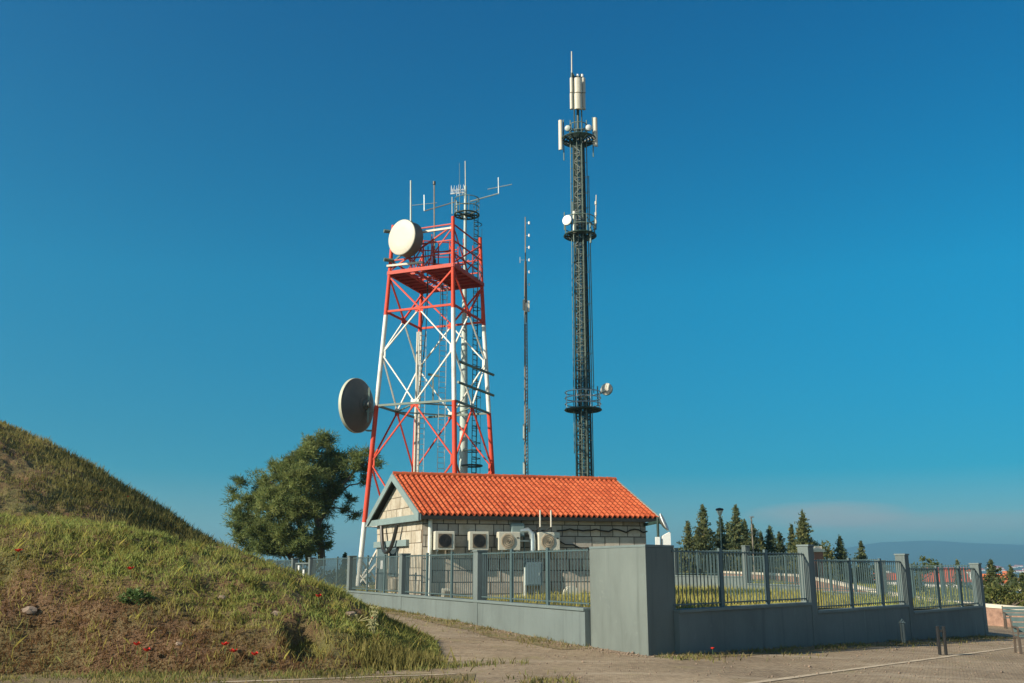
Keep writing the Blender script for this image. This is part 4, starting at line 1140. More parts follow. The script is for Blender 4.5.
# the big wind-shaped pine
PY = 70.0
pr = thing('pine_tree', 'big bushy wind leaning pine tree left of the red and white tower', 'tree', Vector((P(318, 560, PY).x, PY, .9)))
def lobe(px, py, rx, ry, dy=0, tn=.5, rz=None):
    p = P(px, py, PY + dy); k = 950 / (PY * CP + (p.z) * SP)
    return (tuple(p), (rx / k, (rz or rx) / k, ry / k), tn)
LB_ = [(c_, (r_[0] * .98, r_[1] * .98, r_[2] * .97), t_) for c_, r_, t_ in [lobe(322, 443, 13, 10, 0, .6), lobe(305, 455, 18, 13, -1, .5), lobe(284, 468, 17, 13, -.5, .5), lobe(265, 482, 15, 14, .5, .45),
       lobe(300, 480, 24, 18, -2, .6), lobe(322, 470, 18, 16, 0, .5), lobe(338, 462, 15, 12, 1, .4), lobe(254, 500, 17, 14, 0, .5),
       lobe(240, 483, 9, 9, 0, .3), lobe(235, 496, 9, 10, .5, .3), lobe(278, 502, 22, 20, -2, .6), lobe(302, 508, 20, 20, -2.5, .6), lobe(244, 520, 17, 13, 0, .45),
       lobe(262, 530, 20, 15, -1, .5), lobe(288, 535, 20, 17, -1.5, .5), lobe(322, 500, 16, 18, 0, .4), lobe(335, 488, 14, 12, 0, .4), lobe(344, 476, 12, 10, .5, .35),
       lobe(358, 456, 12, 9, 0, .45), lobe(371, 455, 10, 8, 0, .4), lobe(366, 468, 12, 9, .5, .35), lobe(378, 463, 6, 7, 0, .35), lobe(352, 466, 12, 8, -.5, .45),
       lobe(346, 510, 8, 5, 0, .35), lobe(356, 514, 8, 4, 0, .35), lobe(350, 498, 6, 5, 0, .3), lobe(322, 530, 10, 12, .5, .3), lobe(318, 548, 9, 7, .5, .25), lobe(272, 550, 22, 8, -.5, .35), lobe(300, 552, 14, 8, 0, .3),
       lobe(253, 544, 14, 9, 0, .4), lobe(330, 453, 11, 8, .5, .5), lobe(362, 480, 5, 5, 0, .3), lobe(233, 512, 7, 8, 0, .35), lobe(318, 436, 6, 6, 0, .5), lobe(329, 438, 6, 6, 0, .5), lobe(310, 441, 6, 6, 0, .55), lobe(312, 540, 12, 14, -1.2, .35), lobe(326, 545, 8, 9, -.8, .3), lobe(300, 545, 14, 12, -2, .4), lobe(268, 545, 16, 12, -1.5, .45), lobe(240, 535, 10, 10, 0, .4)]]
v, t = clumps(LB_, 6.8, 84, .44, .27, RNG, .35, .25, .11)
fast_mesh('crown', v, 3, np.arange(len(v)), M['pine'], t, pr)
mb = MB()
tk = lambda pts, r: mb.path([P(x, y, PY + dy) for x, y, dy in pts], r, 7)
tk([(322, 566, 0), (321, 545, 0), (318, 525, 0), (312, 500, 0), (318, 475, 0), (322, 450, 0)], [.30, .25, .22, .18, .12, .05])
tk([(310, 566, .3), (306, 545, .3), (298, 520, 0), (285, 495, -.5), (268, 480, 0)], [.26, .22, .18, .12, .05])
tk([(296, 566, 0), (285, 548, 0), (268, 530, 0), (250, 515, 0)], [.22, .18, .13, .05])
tk([(318, 525, 0), (328, 508, 0), (340, 488, 0), (352, 474, 0), (368, 460, 0)], [.16, .14, .12, .09, .04])
tk([(328, 508, 0), (338, 508, 0), (348, 511, 0), (358, 514, 0)], [.08, .06, .05, .03])
tk([(335, 496, 0), (350, 485, 0), (358, 484, 0), (364, 478, 0)], [.07, .06, .05, .03])
mb.build('trunk', M['bark'], pr, smooth=True)

# firs beyond the back fence
def fir(px, ytop, ybase, Y, wpx, label, seed, dense=1.0, tone=.5):
    rng = np.random.default_rng(seed)
    b = P(px, ybase, Y); tpt = P(px, ytop, Y); H = tpt.z - b.z; k = 977 / Y; W = wpx / 2 / k
    r = thing('fir_tree', label, 'tree', b, 'fir trees beyond the back fence')
    mb = MB(); mb.path([(b.x, Y, b.z - .3), (b.x + .02, Y, b.z + H * .5), (b.x, Y, tpt.z)], [.11, .07, .015], 6); mb.build('trunk', M['bark'], r)
    C_, T_ = [], []
    nb = int(80 * H * dense); ph = rng.uniform(0, 6.28)
    for w in range(nb):
        f = 1 - (1 - (w + rng.random()) / nb) ** .85
        z = b.z + H * (.03 + .97 * f); a = rng.uniform(0, 6.283)
        l = (W * 1.75 * (1 - f) ** .9 + .05) * (rng.uniform(.35, 1.0) if rng.random() < .8 else rng.uniform(1.0, 1.4))
        l *= 1 + .25 * math.sin(3 * a + ph + 9 * f) + .18 * math.sin(f * 23 + ph)
        m = int(9 * l / .5 + 3)
        q = rng.uniform(.05, 1, m) ** .75
        dz = -.30 * l * q + .24 * l * q * q
        c = np.stack([b.x + math.cos(a) * l * q, Y + math.sin(a) * l * q, z + dz], 1) + rng.normal(0, .045, (m, 3))
        C_.append(c); T_.append(np.clip(tone + rng.normal(0, .2) + rng.normal(0, .12, m), 0, 1))
    C_ = np.concatenate(C_); T_ = np.concatenate(T_)
    v = tri_cloud(C_, .22, rng, .1, .22)
    fast_mesh('crown', v, 3, np.arange(len(v)), M['fir'], T_, r)
FIRS = [(690, 521, 582, 84, 20, 'pale thin fir nearest the corner block', .9, .6), (706, 504, 582, 86, 25, 'tall fir left of the lamp post with a dark round head', 1.1, .55),
        (723.5, 517, 582, 88, 22, 'fir standing directly behind the lamp post with a dark round head', 1.2, .3), (739.5, 505, 582, 86, 26, 'tall dense fir right of the lamp post with a dark round head', 1.2, .45),
        (756, 524, 582, 90, 20, 'dark fir behind the thin pole', 1.2, .25), (773, 526, 584, 88, 20, 'dark bluish fir with narrow tip right of the thin pole', 1.2, .3),
        (782.5, 532, 584, 90, 18, 'short dark fir tucked between its taller neighbours', 1.2, .3), (795, 524, 584, 88, 12, 'narrow fir touching the tallest fir at its left', 1.1, .5),
        (807.5, 511, 586, 84, 28, 'bushy tall fir standing behind the fence pillar', 1.1, .6), (831.5, 547, 588, 84, 15, 'small light green fir just right of the square capped post', 1.0, .8),
        (843.5, 536, 588, 86, 17, 'lone fir left of two on the open sky', 1.0, .35), (699, 530, 582, 91, 16, 'low fir filling the gap behind the two leftmost firs', 1.1, .5), (731, 522, 582, 92, 18, 'mid height fir squeezed right of the lamp post', 1.1, .4), (748, 520, 582, 92, 18, 'fir hidden half behind the tall dense fir, left of the thin pole', 1.1, .45), (764, 532, 583, 92, 16, 'short fir just right of the thin pole', 1.1, .35), (864.5, 541, 588, 88, 14, 'rightmost small fir on the open sky above the fence', 1.0, .4)]
for k, (px, yt, yb, Y, w, lab, de, tn) in enumerate(FIRS): fir(px, yt, yb, Y, w, lab, 40 + k, de, tn)

def bush(name, label, lobes, mat, needles=34, per=3.0, crad=.4, size=.17, group=None, cat='shrub', seed=3, stem=True):
    rng = np.random.default_rng(seed)
    c = lobes[0][0]; zb = min(l[0][2] - l[1][2] for l in lobes)
    r = thing(name, label, cat, Vector((c[0], c[1], zb)), group)
    v, t = clumps(lobes, per, needles, crad, size, rng, .3)
    fast_mesh('foliage', v, 3, np.arange(len(v)), M[mat], t, r)
    if stem:
        mb = MB()
        for l in lobes: mb.path([(c[0], c[1], zb - .1), (l[0][0], l[0][1], l[0][2] - l[1][2] * .3)], [.05, .02], 5)
        mb.build('stem', M['bark'], r)
    return r
def blobs(px0, px1, ytop, ybot, Y, n, rng, tn=.45):
    L = []
    for k in range(n):
        px = px0 + (px1 - px0) * (k + .5) / n + rng.uniform(-2, 2); yt = ytop + rng.uniform(-1.5, 2.5)
        k_ = 977 / Y
        L.append((tuple(P(px, (yt + ybot) / 2, Y + rng.uniform(-.6, .6))), ((px1 - px0) / n * .75 / k_, .9, (ybot - yt) / 2 / k_), tn))
    return L
# shrubs right
bush('shrub', 'dense green shrub behind the low wall, just past the fence end', blobs(980, 1004, 584, 604, 50, 4, RNG, .45), 'shrub', seed=5)
bush('shrub', 'yellowish green shrub behind the low wall above the benches', blobs(1003, 1034, 586, 605, 49, 5, RNG, .65), 'shrub', seed=6)
bush('shrub', 'dark round bush showing above the third fence section', blobs(914, 936, 557, 580, 95, 3, RNG, .3), 'shrub', seed=7, size=.25)
bush('shrub', 'olive shrub visible through the bars beside the last fence pillar but one', blobs(907, 924, 570, 594, 62, 3, RNG, .5), 'shrub', seed=8)
bush('shrub', 'dark green shrub mass in front of the white house', blobs(944, 984, 585, 600, 75, 5, RNG, .45), 'shrub', seed=9, size=.22)
bush('shrub', 'grey green shrub seen through the left fence beside the tower foot', blobs(322, 352, 568, 592, 66, 4, RNG, .35), 'shrub', seed=10, size=.22)
bush('shrub', 'low dark shrub under the big pine behind the far fence', blobs(262, 324, 560, 590, 66, 6, RNG, .25), 'shrub', seed=12, size=.22)
bush('shrub', 'wide dark scrub right behind the tower foot', blobs(352, 378, 572, 592, 70, 3, RNG, .35), 'shrub', seed=13, size=.22)
bush('shrub', 'long dark thicket at the foot of the firs', blobs(675, 830, 547, 584, 92, 18, RNG, .55), 'fir', seed=14, size=.28, crad=.6)
bush('shrub', 'dark scrub behind the middle fence section, under the lone firs', blobs(825, 882, 566, 590, 88, 6, RNG, .3), 'fir', seed=15, size=.28, crad=.6)
fir(343.5, 553, 590, 74, 12, 'young fir seen above the left fence beside the big pine', 71, 1.1, .4)
fir(993.5, 560, 590, 62, 18, 'ragged little fir rising from the shrubs past the fence end', 72, .8, .35)
fir(1013.5, 566, 590, 66, 9, 'tiny thin fir rising from the shrubs near the right edge', 73, .8, .4)
fir(1025, 573, 590, 60, 14, 'small dark fir cut by the right edge', 74, 1.0, .3)
fir(959.5, 560, 585, 100, 6, 'very slim fir in front of the red roofed white house', 75, 1.0, .4)

# grass
def blades(name, pts, mat, h, w, rng, tones, lean=.35, kind='stuff'):
    n = len(pts); a = rng.uniform(0, 6.283, n); hh = h * rng.uniform(.45, 1.25, n)
    u = np.stack([np.cos(a), np.sin(a), np.zeros(n)], 1)
    b2 = rng.uniform(0, 6.283, n); le = rng.uniform(.2, 1.6, n) * lean
    tip = pts + np.stack([np.cos(b2) * le * hh, np.sin(b2) * le * hh, hh], 1)
    ww = (w * rng.uniform(.6, 1.3, n))[:, None]
    lo = pts - [0, 0, .03]
    mid = pts * .5 + tip * .5 + np.stack([-np.cos(b2), -np.sin(b2), 0 * b2], 1) * (le * hh * .12)[:, None]
    v = np.stack([lo - u * ww, lo + u * ww, mid + u * ww * .7, tip, mid - u * ww * .7], 1).reshape(-1, 3)
    k = np.arange(n)[:, None] * 5
    idx = (k + np.array([[0, 1, 2, 3, 4]])).ravel()
    o = fast_mesh(name, v, 5, idx, M[mat], tones)
    return struct(o, kind)
# hill grass
N = 330000
x = RNG.uniform(-17, 1.0, N); y = 16 + (RNG.random(N) ** 1.35) * 17
z = hill_z(x, y); gz = ground_z(x, y)
dens = np.clip(.55 + 2.2 * vnoise(x * .55, y * .55, 21) + .9 * vnoise(x * 2.2, y * 2.2, 22), .12, 1)
bank = smooth((18.7 - y + .9 * vnoise(x * .45, 2.0, 27, 3)) / 1.5)
dens = np.clip(dens * (1 - .25 * bank), 0, 1)
keep = (z > gz + .02) & (RNG.random(N) < dens) & (np.abs(x) / y < .62)
x, y, z, bk = x[keep], y[keep], z[keep], bank[keep]
tn = np.clip(.82 + 1.3 * vnoise(x * .5, y * .5, 23) - 1.0 * bk + RNG.normal(0, .16, len(x)), 0, 1)
hgt = (1 - .35 * bk) * (.055 + .065 * np.clip(vnoise(x * .8, y * .8, 25) + .25, 0, 1))
blades('hill_grass', np.stack([x, y, z], 1), 'grass_hill', hgt, .009, RNG, tn, .8)
# separate tufts: blades fanning from one root
def tufts(name, cx, cy, zf, mat, per, h, w, spread, tone):
    n = len(cx); X = np.repeat(cx, per) + RNG.normal(0, spread, n * per); Y = np.repeat(cy, per) + RNG.normal(0, spread, n * per)
    hh = np.repeat(h * RNG.uniform(.6, 1.35, n), per) * RNG.uniform(.6, 1.1, n * per)
    tt = np.clip(np.repeat(tone, per) + RNG.normal(0, .1, n * per), 0, 1)
    return blades(name, np.stack([X, Y, zf(X, Y)], 1), mat, hh, w, RNG, tt, .75)
n_ = 5200; cx = RNG.uniform(-15, .6, n_); cy = 16.1 + RNG.random(n_) ** 1.3 * 11
ok = (hill_z(cx, cy) > ground_z(cx, cy) + .03) & (vnoise(cx * .7, cy * .7, 91) > -.12); ok &= RNG.random(n_) > .85 * smooth((18.9 - cy) / 1.2); cx, cy = cx[ok], cy[ok]
bk2 = smooth((18.7 - cy) / 1.5)
tufts('grass_tufts', cx, cy, hill_z, 'grass_hill', 15, .15, .008, .055, np.clip(.78 - .62 * bk2 + RNG.normal(0, .22, len(cx)), 0, 1))
n_ = 700; cx = RNG.uniform(-14, .2, n_); cy = 16.2 + RNG.random(n_) * 4
ok = hill_z(cx, cy) > ground_z(cx, cy) + .03; cx, cy = cx[ok], cy[ok]
tufts('dry_stalks', cx, cy, hill_z, 'grass_dry', 6, .22, .006, .10, np.clip(RNG.normal(.4, .25, len(cx)), 0, 1))
# taller dark growth on the flank of the upper mound
N = 90000
x = RNG.uniform(-27, -9, N); y = RNG.uniform(29, 48, N)
cone = cone_z(x, y); z = hill_z(x, y)
rgt = smooth((x + 27 + (y - 44) * .9 - 0) / 9)
keep = (z - cone < .45) & (z > 2.0) & (RNG.random(N) < np.clip(.35 + .5 * rgt + 2 * vnoise(x * .5, y * .5, 31), .1, 1))
x, y, z, rgt = x[keep], y[keep], z[keep], rgt[keep]
tn = np.clip(.45 + 1.2 * vnoise(x * .6, y * .6, 33) + RNG.normal(0, .15, len(x)), 0, 1)
blades('tall_hill_grass', np.stack([x, y, z], 1), 'grass_tall', (.12 + .30 * rgt * RNG.random(len(x))), .016, RNG, tn, .45)
# toe of the mound: green fringe and tall weeds at its right tip
N = 26000
x = RNG.uniform(-9.5, .3, N); y = RNG.uniform(15.2, 18.6, N)
toe = np.interp(x, [-60, -5, -3.6, -2.4, -1.2, 0], [16.1, 16.15, 16.3, 16.75, 17.6, 18.6])
dd = np.abs(y - toe); keep = (RNG.random(N) < np.exp(-(dd / .30) ** 2) * np.clip(.5 + 2.4 * vnoise(x * 1.3, y * 1.3, 41), .05, 1))
x, y = x[keep], y[keep]; z = np.maximum(hill_z(x, y), ground_z(x, y))
blades('toe_grass', np.stack([x, y, z], 1), 'grass_verge', .07 + .06 * RNG.random(len(x)), .009, RNG, np.clip(.7 + RNG.normal(0, .2, len(x)), 0, 1), .5)
N = 2600
cx_, cy_ = -2.0, 17.75
x = cx_ + RNG.normal(0, .34, N) * 1.0; y = cy_ + RNG.normal(0, .3, N) + (x - cx_) * .35
z = np.maximum(hill_z(x, y), ground_z(x, y))
blades('weed_clump', np.stack([x, y, z], 1), 'grass_tall', .12 + .17 * RNG.random(N), .010, RNG, np.clip(.55 + RNG.normal(0, .22, N), 0, 1), .35)
# lawn inside the fence
N = 150000
x = RNG.uniform(-19, 17, N); y = 19 + 45 * RNG.random(N) ** 1.5
shr = [C0 + DL * 2.5 + DR * 1.3, RA(1.2) - NR * .3, RE - NR * .35 - DR * .5, BC - Vector((.5, .8, 0)), BL - Vector((.5, 0, 0)), LA(52) - NL * .35]
keep = inside(shr, x, y) & (RNG.random(N) < np.clip(.65 + 1.6 * vnoise(x * .5, y * .5, 51), .15, 1))
bs = (x - BA.x) * GU.x + (y - BA.y) * GU.y; bf = (x - BA.x) * FU.x + (y - BA.y) * FU.y
keep &= ~((bs > -.5) & (bs < GLEN + .5) & (bf > -.6) & (bf < FLEN + .3))
x, y = x[keep], y[keep]
near = smooth(((x - C0.x) * DR.x + (y - C0.y) * DR.y) / 4)
tn = np.clip(.42 + 1.4 * vnoise(x * .35, y * .35, 53) + .25 * smooth((x - 6) / 8) + RNG.normal(0, .15, len(x)), 0, 1)
blades('lawn_grass', np.stack([x, y, lawn_z(x, y)], 1), 'grass_dry', (.15 + .22 * RNG.random(len(x))) * (.55 + .45 * smooth((x + 1) / 3)), .014, RNG, tn, .4)
# verges: along the walls and on the near ground
pts, tns = [], []
for k in range(26000):
    t = RNG.random()
    if k % 3 == 0: q = LA(2.0 + 26 * t) + NL * (.14 + abs(RNG.normal(0, .55)))
    elif k % 3 == 1: q = RA(-.3 + 20 * t) + NR * (.12 + abs(RNG.normal(0, .6)))
    else: q = Vector((RNG.uniform(-9.5, 1), 15.0 + abs(RNG.normal(0, .6)), 0))
    if vnoise(q.x * 1.5, q.y * 1.5, 61, 3) + RNG.uniform(-.25, .25) < .10: continue
    pts.append((q.x, q.y, float(ground_z(q.x, q.y)))); tns.append(RNG.uniform(0, 1))
blades('verge_grass', np.array(pts), 'grass_verge', .05 + .06 * RNG.random(len(pts)), .009, RNG, np.array(tns), .7)
# grass on the slope beyond the fence end
N = 30000
x = RNG.uniform(12, 32, N); y = RNG.uniform(46, 88, N); keep = ~inside(INS, x, y) & (vnoise(x * .3, y * .3, 71) > -.12)
x, y = x[keep], y[keep]
keep = (x - BC.x) * NB.x + (y - BC.y) * NB.y * 1 > -40
blades('slope_grass', np.stack([x, y, ground_z(x, y)], 1), 'grass_dry', .3, .03, RNG, np.clip(.7 + RNG.normal(0, .2, len(x)), 0, 1), .5)

# verge soil strip along the left wall and along the front of the mound
def strip(name, pa, pb, wa, mat, dz=.006, n=60, wob=.25, side=1, seed=1):
    v, f = [], []
    d = (pb - pa); d.z = 0; u = d.normalized(); nrm = Vector((u.y, -u.x, 0)) * side
    for k in range(n + 1):
        p = pa + d * (k / n); w = wa * (1 + wob * 2 * float(vnoise(k * .35, 2.0, seed, 3)))
        for j in range(4):
            q = p + nrm * (w * j / 3); v.append((q.x, q.y, float(ground_z(q.x, q.y)) + dz))
    for k in range(n):
        for j in range(3): a = k * 4 + j; f.append((a, a + 1, a + 5, a + 4))
    mb = MB(); mb.add(v, f); return struct(mb.build(name, mat))
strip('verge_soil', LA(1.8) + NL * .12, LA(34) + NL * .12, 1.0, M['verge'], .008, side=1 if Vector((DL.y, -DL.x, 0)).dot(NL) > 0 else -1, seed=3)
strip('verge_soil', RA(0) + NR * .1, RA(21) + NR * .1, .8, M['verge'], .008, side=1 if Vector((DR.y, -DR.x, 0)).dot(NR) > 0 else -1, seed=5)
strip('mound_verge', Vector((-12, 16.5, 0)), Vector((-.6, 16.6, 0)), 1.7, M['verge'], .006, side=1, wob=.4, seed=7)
ka, kb = G(735, 684, -.02), G(1030, 652, -.75)
strip('kerb_strip', ka - (kb - ka) * .3, kb + (kb - ka) * .05, .13, M['kerb'], .010, 80, .25, seed=9)
strip('mound_kerb', G(-40, 673, .25), G(455, 668, .1), .10, M['kerb'], .014, 80, .5, seed=11)

n_ = 9000; gx = RNG.uniform(-8, 24, n_); gy = 10.5 + RNG.random(n_) * 24
t_ = RNG.random(n_); wl = RNG.random(n_) < .45
gx2 = C0.x + np.where(t_ > .5, DL.x * (t_ - .5) * 44, DR.x * t_ * 40) + np.where(t_ > .5, NL.x, NR.x) * np.abs(RNG.normal(.15, .35, n_))
gy2 = C0.y + np.where(t_ > .5, DL.y * (t_ - .5) * 44, DR.y * t_ * 40) + np.where(t_ > .5, NL.y, NR.y) * np.abs(RNG.normal(.15, .35, n_))
gx = np.where(wl, gx2, gx); gy = np.where(wl, gy2, gy)
sz = RNG.uniform(.008, .024, n_) * np.where(RNG.random(n_) < .04, 1.9, 1)
c_ = np.stack([gx, gy, ground_z(gx, gy) + sz * .3], 1)
tet = np.array([[1, 0, 0], [-.5, .87, 0], [-.5, -.87, 0], [0, 0, .9], [0, 0, -.6]])
an = RNG.uniform(0, 6.28, n_); rot = np.stack([np.stack([np.cos(an), -np.sin(an), 0 * an], 1), np.stack([np.sin(an), np.cos(an), 0 * an], 1), np.stack([0 * an, 0 * an, 1 + 0 * an], 1)], 1)
v_ = np.einsum('nij,kj->nki', rot, tet) * sz[:, None, None] + c_[:, None, :]
fi = np.array([[0, 1, 3], [1, 2, 3], [2, 0, 3], [1, 0, 4], [2, 1, 4], [0, 2, 4]])
struct(fast_mesh('gravel', v_.reshape(-1, 3), 3, (np.arange(n_)[:, None, None] * 5 + fi[None]).ravel(), M['stone']), 'stuff')
# poppies, stones, little plants on the bank
def hillpoint(px, py):                  # march the view ray to the ground
    lo = None
    for Y in np.arange(14.5, 62, .03):
        p = P(px, py, Y)
        if p.z < max(float(hill_z(p.x, p.y)), float(ground_z(p.x, p.y))): return p
    return P(px, py, 17)
POP = [(101, 493, 'on the dark upper slope, left one of two'), (128, 499, 'on the dark upper slope, right one of two'), (17, 559, 'near the left edge on the mid slope'), (129, 577, 'right above the leafy green tuft'),
       (136, 654, 'low on the bank, the larger of a pair'), (146, 660, 'low on the bank, the smaller of a pair'), (224, 654, 'at the bank foot, upper left of three'), (232, 661, 'at the bank foot, middle of three'), (254, 664, 'at the bank foot, right of three'),
       (318, 604, 'above the dark hollow in the bank'), (373, 627, 'orange red, at the right tip beside the pale weed')]
for px, py, lab in POP:
    p = hillpoint(px, py + 2); r = thing('poppy', f'red poppy {lab}', 'flower', p, 'red poppies scattered on the bank')
    hd = p + Vector((.01, -.02, .17))
    mb = MB(); mb.path([p - Vector((0, 0, .05)), p + Vector((.015, 0, .09)), hd], [.007, .006, .005], 4); mb.build('stem', M['stem'], r)
    mb = MB()
    for k in range(5):
        a = k * 1.257 + px; u = Vector((math.cos(a), math.sin(a), 0)); s2 = Vector((-u.y, u.x, 0))
        mb.add([hd, hd + u * .04 - s2 * .04 + Vector((0, 0, .03)), hd + u * .075 + Vector((0, 0, .06)), hd + u * .04 + s2 * .04 + Vector((0, 0, .03))], [(0, 1, 2, 3)])
        mb.add([hd - Vector((0, 0, .004)), hd + u * .04 - s2 * .04 + Vector((0, 0, .026)), hd + u * .075 + Vector((0, 0, .056)), hd + u * .04 + s2 * .04 + Vector((0, 0, .026))], [(3, 2, 1, 0)])
    mb.build('petals', M['poppy'], r)
p = RA(1.6) + NR * .5; p.z = float(ground_z(p.x, p.y)); r = thing('poppy', 'red poppy in the shade at the foot of the right fence', 'flower', p)
mb = MB(); mb.path([p, p + Vector((0, 0, .12))], .005, 4); mb.build('stem', M['stem'], r)
mb = MB(); mb.lathe(p + Vector((0, 0, .12)), (0, 0, 1), [(0, .004), (.012, .03), (.035, .042), (.03, .036), (.012, .012)], 8); mb.build('petals', M['poppy'], r)
def rock(px, py, s, label, seed):
    p = hillpoint(px, py); rnd = random.Random(seed)
    import bmesh
    bm = bmesh.new(); bmesh.ops.create_icosphere(bm, subdivisions=2, radius=1)
    for v in bm.verts:
        n_ = 1 + rnd.uniform(-.16, .16); v.co = Vector((v.co.x * s * 1.3 * n_, v.co.y * s * n_, v.co.z * s * .75 * n_))
    me = bpy.data.meshes.new('stone'); bm.to_mesh(me); bm.free(); me.materials.append(M['stone'])
    o = bpy.data.objects.new('stone', me); COL.objects.link(o); o.location = p; tag(o, label, 'stone', 'stones lying on the bank')
rock(29, 611, .11, 'pale stone lying on the left of the bank', 1); rock(222, 598, .07, 'pinkish stone high on the bank left of the hollow', 2)
rock(276, 614, .08, 'pale stone at the left lip of the dark hollow', 3); rock(350, 615, .10, 'flat brown stone at the right of the dark hollow', 4)
rock(179, 644, .05, 'small stone low in the middle of the bank', 5)
p = hillpoint(131, 601); bush('leafy_tuft', 'leafy green tuft in the middle of the bank', [((p.x, p.y, p.z + .08), (.20, .16, .14), .5), ((p.x + .16, p.y, p.z + .05), (.16, .14, .10), .25)], 'bright_shrub', 26, 900, .07, .06, cat='plant', seed=31)
p = hillpoint(371, 634); r = thing('tall_weed', 'pale yellowish weed with upright stalks at the right tip of the mound', 'plant', p)
mb = MB()
for k in range(7):
    a = random.uniform(0, 6.28); q = p + Vector((math.cos(a) * .1, math.sin(a) * .1, 0)); h = random.uniform(.3, .62)
    mb.path([q, q + Vector((random.uniform(-.05, .05), 0, h * .6)), q + Vector((random.uniform(-.1, .1), 0, h))], [.010, .008, .004], 4)
    for j in range(4): b_ = q + Vector((0, 0, h * (.4 + .15 * j))); mb.box(b_ + Vector((random.uniform(-.05, .05), -.02, 0)), (.07, .01, .02), (1, 0, random.uniform(-.5, .8)))
mb.build('stalks', M['pale_leaf'], r)
p = hillpoint(358, 624); mb = MB()
for k in range(7): a = k * .5 - 1.6; mb.bar(p + Vector((0, 0, .05)), p + Vector((math.sin(a) * .28, -.1, .08 + .10 * math.cos(a))), .05, .012)
o = mb.build('dead_leaf', M['pale_leaf']); tag(o, 'withered pale leaf lying at the right tip of the mound', 'leaf')

# ------------------------------------------------------------------ street furniture
q = hillpoint(942.5, 655)
d = thing('bollard', 'dark twin post bollard standing on the paving before the right fence', 'bollard', q)
for dx in (-.06, .09):
    mb = MB(); mb.box(q + Vector((dx, 0, .32)), (.06, .07, .70)); mb.build('post', M['bollard'], d, bevel=.008)
mb = MB(); mb.box(q + Vector((.005, 0, .56)), (.1, .05, .06)); mb.build('link', M['bollard'], d)
q = hillpoint(904, 644)
d = thing('bollard', 'single bollard with a pale slanted cap in the shade of the right fence', 'bollard', q)
mb = MB(); mb.box(q + Vector((0, 0, .27)), (.11, .11, .60)); mb.build('post', M['wall_paint'], d, bevel=.008)
mb = MB(); mb.add([q + Vector(v) for v in ((-.075, -.075, .565), (.075, -.075, .565), (.075, .075, .565), (-.075, .075, .565), (0, 0, .68))], [(0, 3, 2, 1), (0, 1, 4), (1, 2, 4), (2, 3, 4), (3, 0, 4)]); mb.build('cap', M['coping'], d)

def bench(o, u, label, L=1.9):
    """o: ground point under the near end; u along the seat"""
    n = Vector((u.y, -u.x, 0))           # towards the sitter's front
    d = thing('park_bench', label, 'bench', o, 'park benches at the right edge')
    Z = lambda z: Vector((0, 0, z))
    mb = MB()
    for k in range(4): mb.bar(o + n * (.05 + .12 * k) + Z(.45), o + u * L + n * (.05 + .12 * k) + Z(.45), .10, .035)
    mb.build('seat', M['bench_slat'], d)
    mb = MB()
    for k in range(3): mb.bar(o - n * (.03 + .05 * k) + Z(.58 + .13 * k), o + u * L - n * (.03 + .05 * k) + Z(.58 + .13 * k), .03, .11)
    mb.build('backrest', M['bench_slat'], d)
    for s_ in (.0, L - .06):
        e = o + u * s_
        mb = MB(); mb.bar(e + n * .46 + Z(-.02), e + n * .43 + Z(.43), .05, .06); mb.bar(e - n * .10 + Z(-.02), e + n * .0 + Z(.43), .05, .06)
        mb.bar(e + n * .0 + Z(.42), e - n * .2 + Z(.92), .05, .05); mb.bar(e + n * .0 + Z(.42), e + n * .44 + Z(.42), .05, .05)
        mb.build('leg', M['bench_leg'], d)
        mb = MB(); mb.bar(e - n * .09 + Z(.66), e + n * .42 + Z(.66), .05, .035); mb.bar(e + n * .42 + Z(.43), e + n * .42 + Z(.66), .04); mb.build('armrest', M['bench_leg'], d)
b1 = P(1002, 600, 42.3); b1.z = float(ground_z(b1.x, b1.y))
bench(b1, Vector((.94, -.33, 0)), 'farther teal slatted bench in front of the low stone wall')
b2 = hillpoint(1016.5, 653)
bench(b2, Vector((.97, -.24, 0)), 'nearer teal slatted bench cut by the right edge of the photo')

# lamp posts and odd poles behind the back fence
LY = 66
d = thing('street_lamp', 'lamp post with a dark round flared head among the firs', 'street lamp', P(723, 582, LY))
a_, b_ = P(723.2, 582, LY), P(723.6, 516, LY); b_.x = a_.x
mb = MB(); mb.tube(a_ - Vector((0, 0, .5)), b_, .055, .04, n=8); mb.build('pole', M['mast_mid'], d, smooth=True)
mb = MB(); mb.lathe(b_, (0, 0, 1), [(-.05, .04), (.0, .08), (.26, .19), (.36, .22)], 14); mb.build('lantern', M['pole_green'], d, smooth=True)
mb = MB(); mb.lathe(b_ + Vector((0, 0, .36)), (0, 0, 1), [(0, .23), (.07, .28), (.14, .24), (.2, 0)], 14); mb.build('hood', M['bollard'], d, smooth=True)
d = thing('thin_pole', 'thin pale pole with a bent top right of the lamp post', 'pole', P(755, 582, LY))
a_, b_ = P(755, 582, LY), P(755, 520, LY); b_.x = a_.x
mb = MB(); mb.path([a_ - Vector((0, 0, .5)), b_, b_ + Vector((-.02, 0, .15)), b_ + Vector((.12, -.05, .22))], .05, 8); mb.build('pole', M['mast_brown'], d, smooth=True)
mb = MB(); mb.box(b_ + Vector((.02, -.05, .2)), (.26, .2, .12)); mb.build('head', M['galv'], d, bevel=.02)
CHY = 72
d = thing('square_post', 'square reddish post with a pale cap behind the middle fence', 'pillar', P(820, 590, CHY))
a_, b_ = P(820.3, 590, CHY), P(820.3, 552, CHY)
mb = MB(); mb.box((a_.x, CHY, (a_.z + b_.z) / 2), (.62, .62, b_.z - a_.z)); mb.build('shaft', M['brick'], d, bevel=.02)
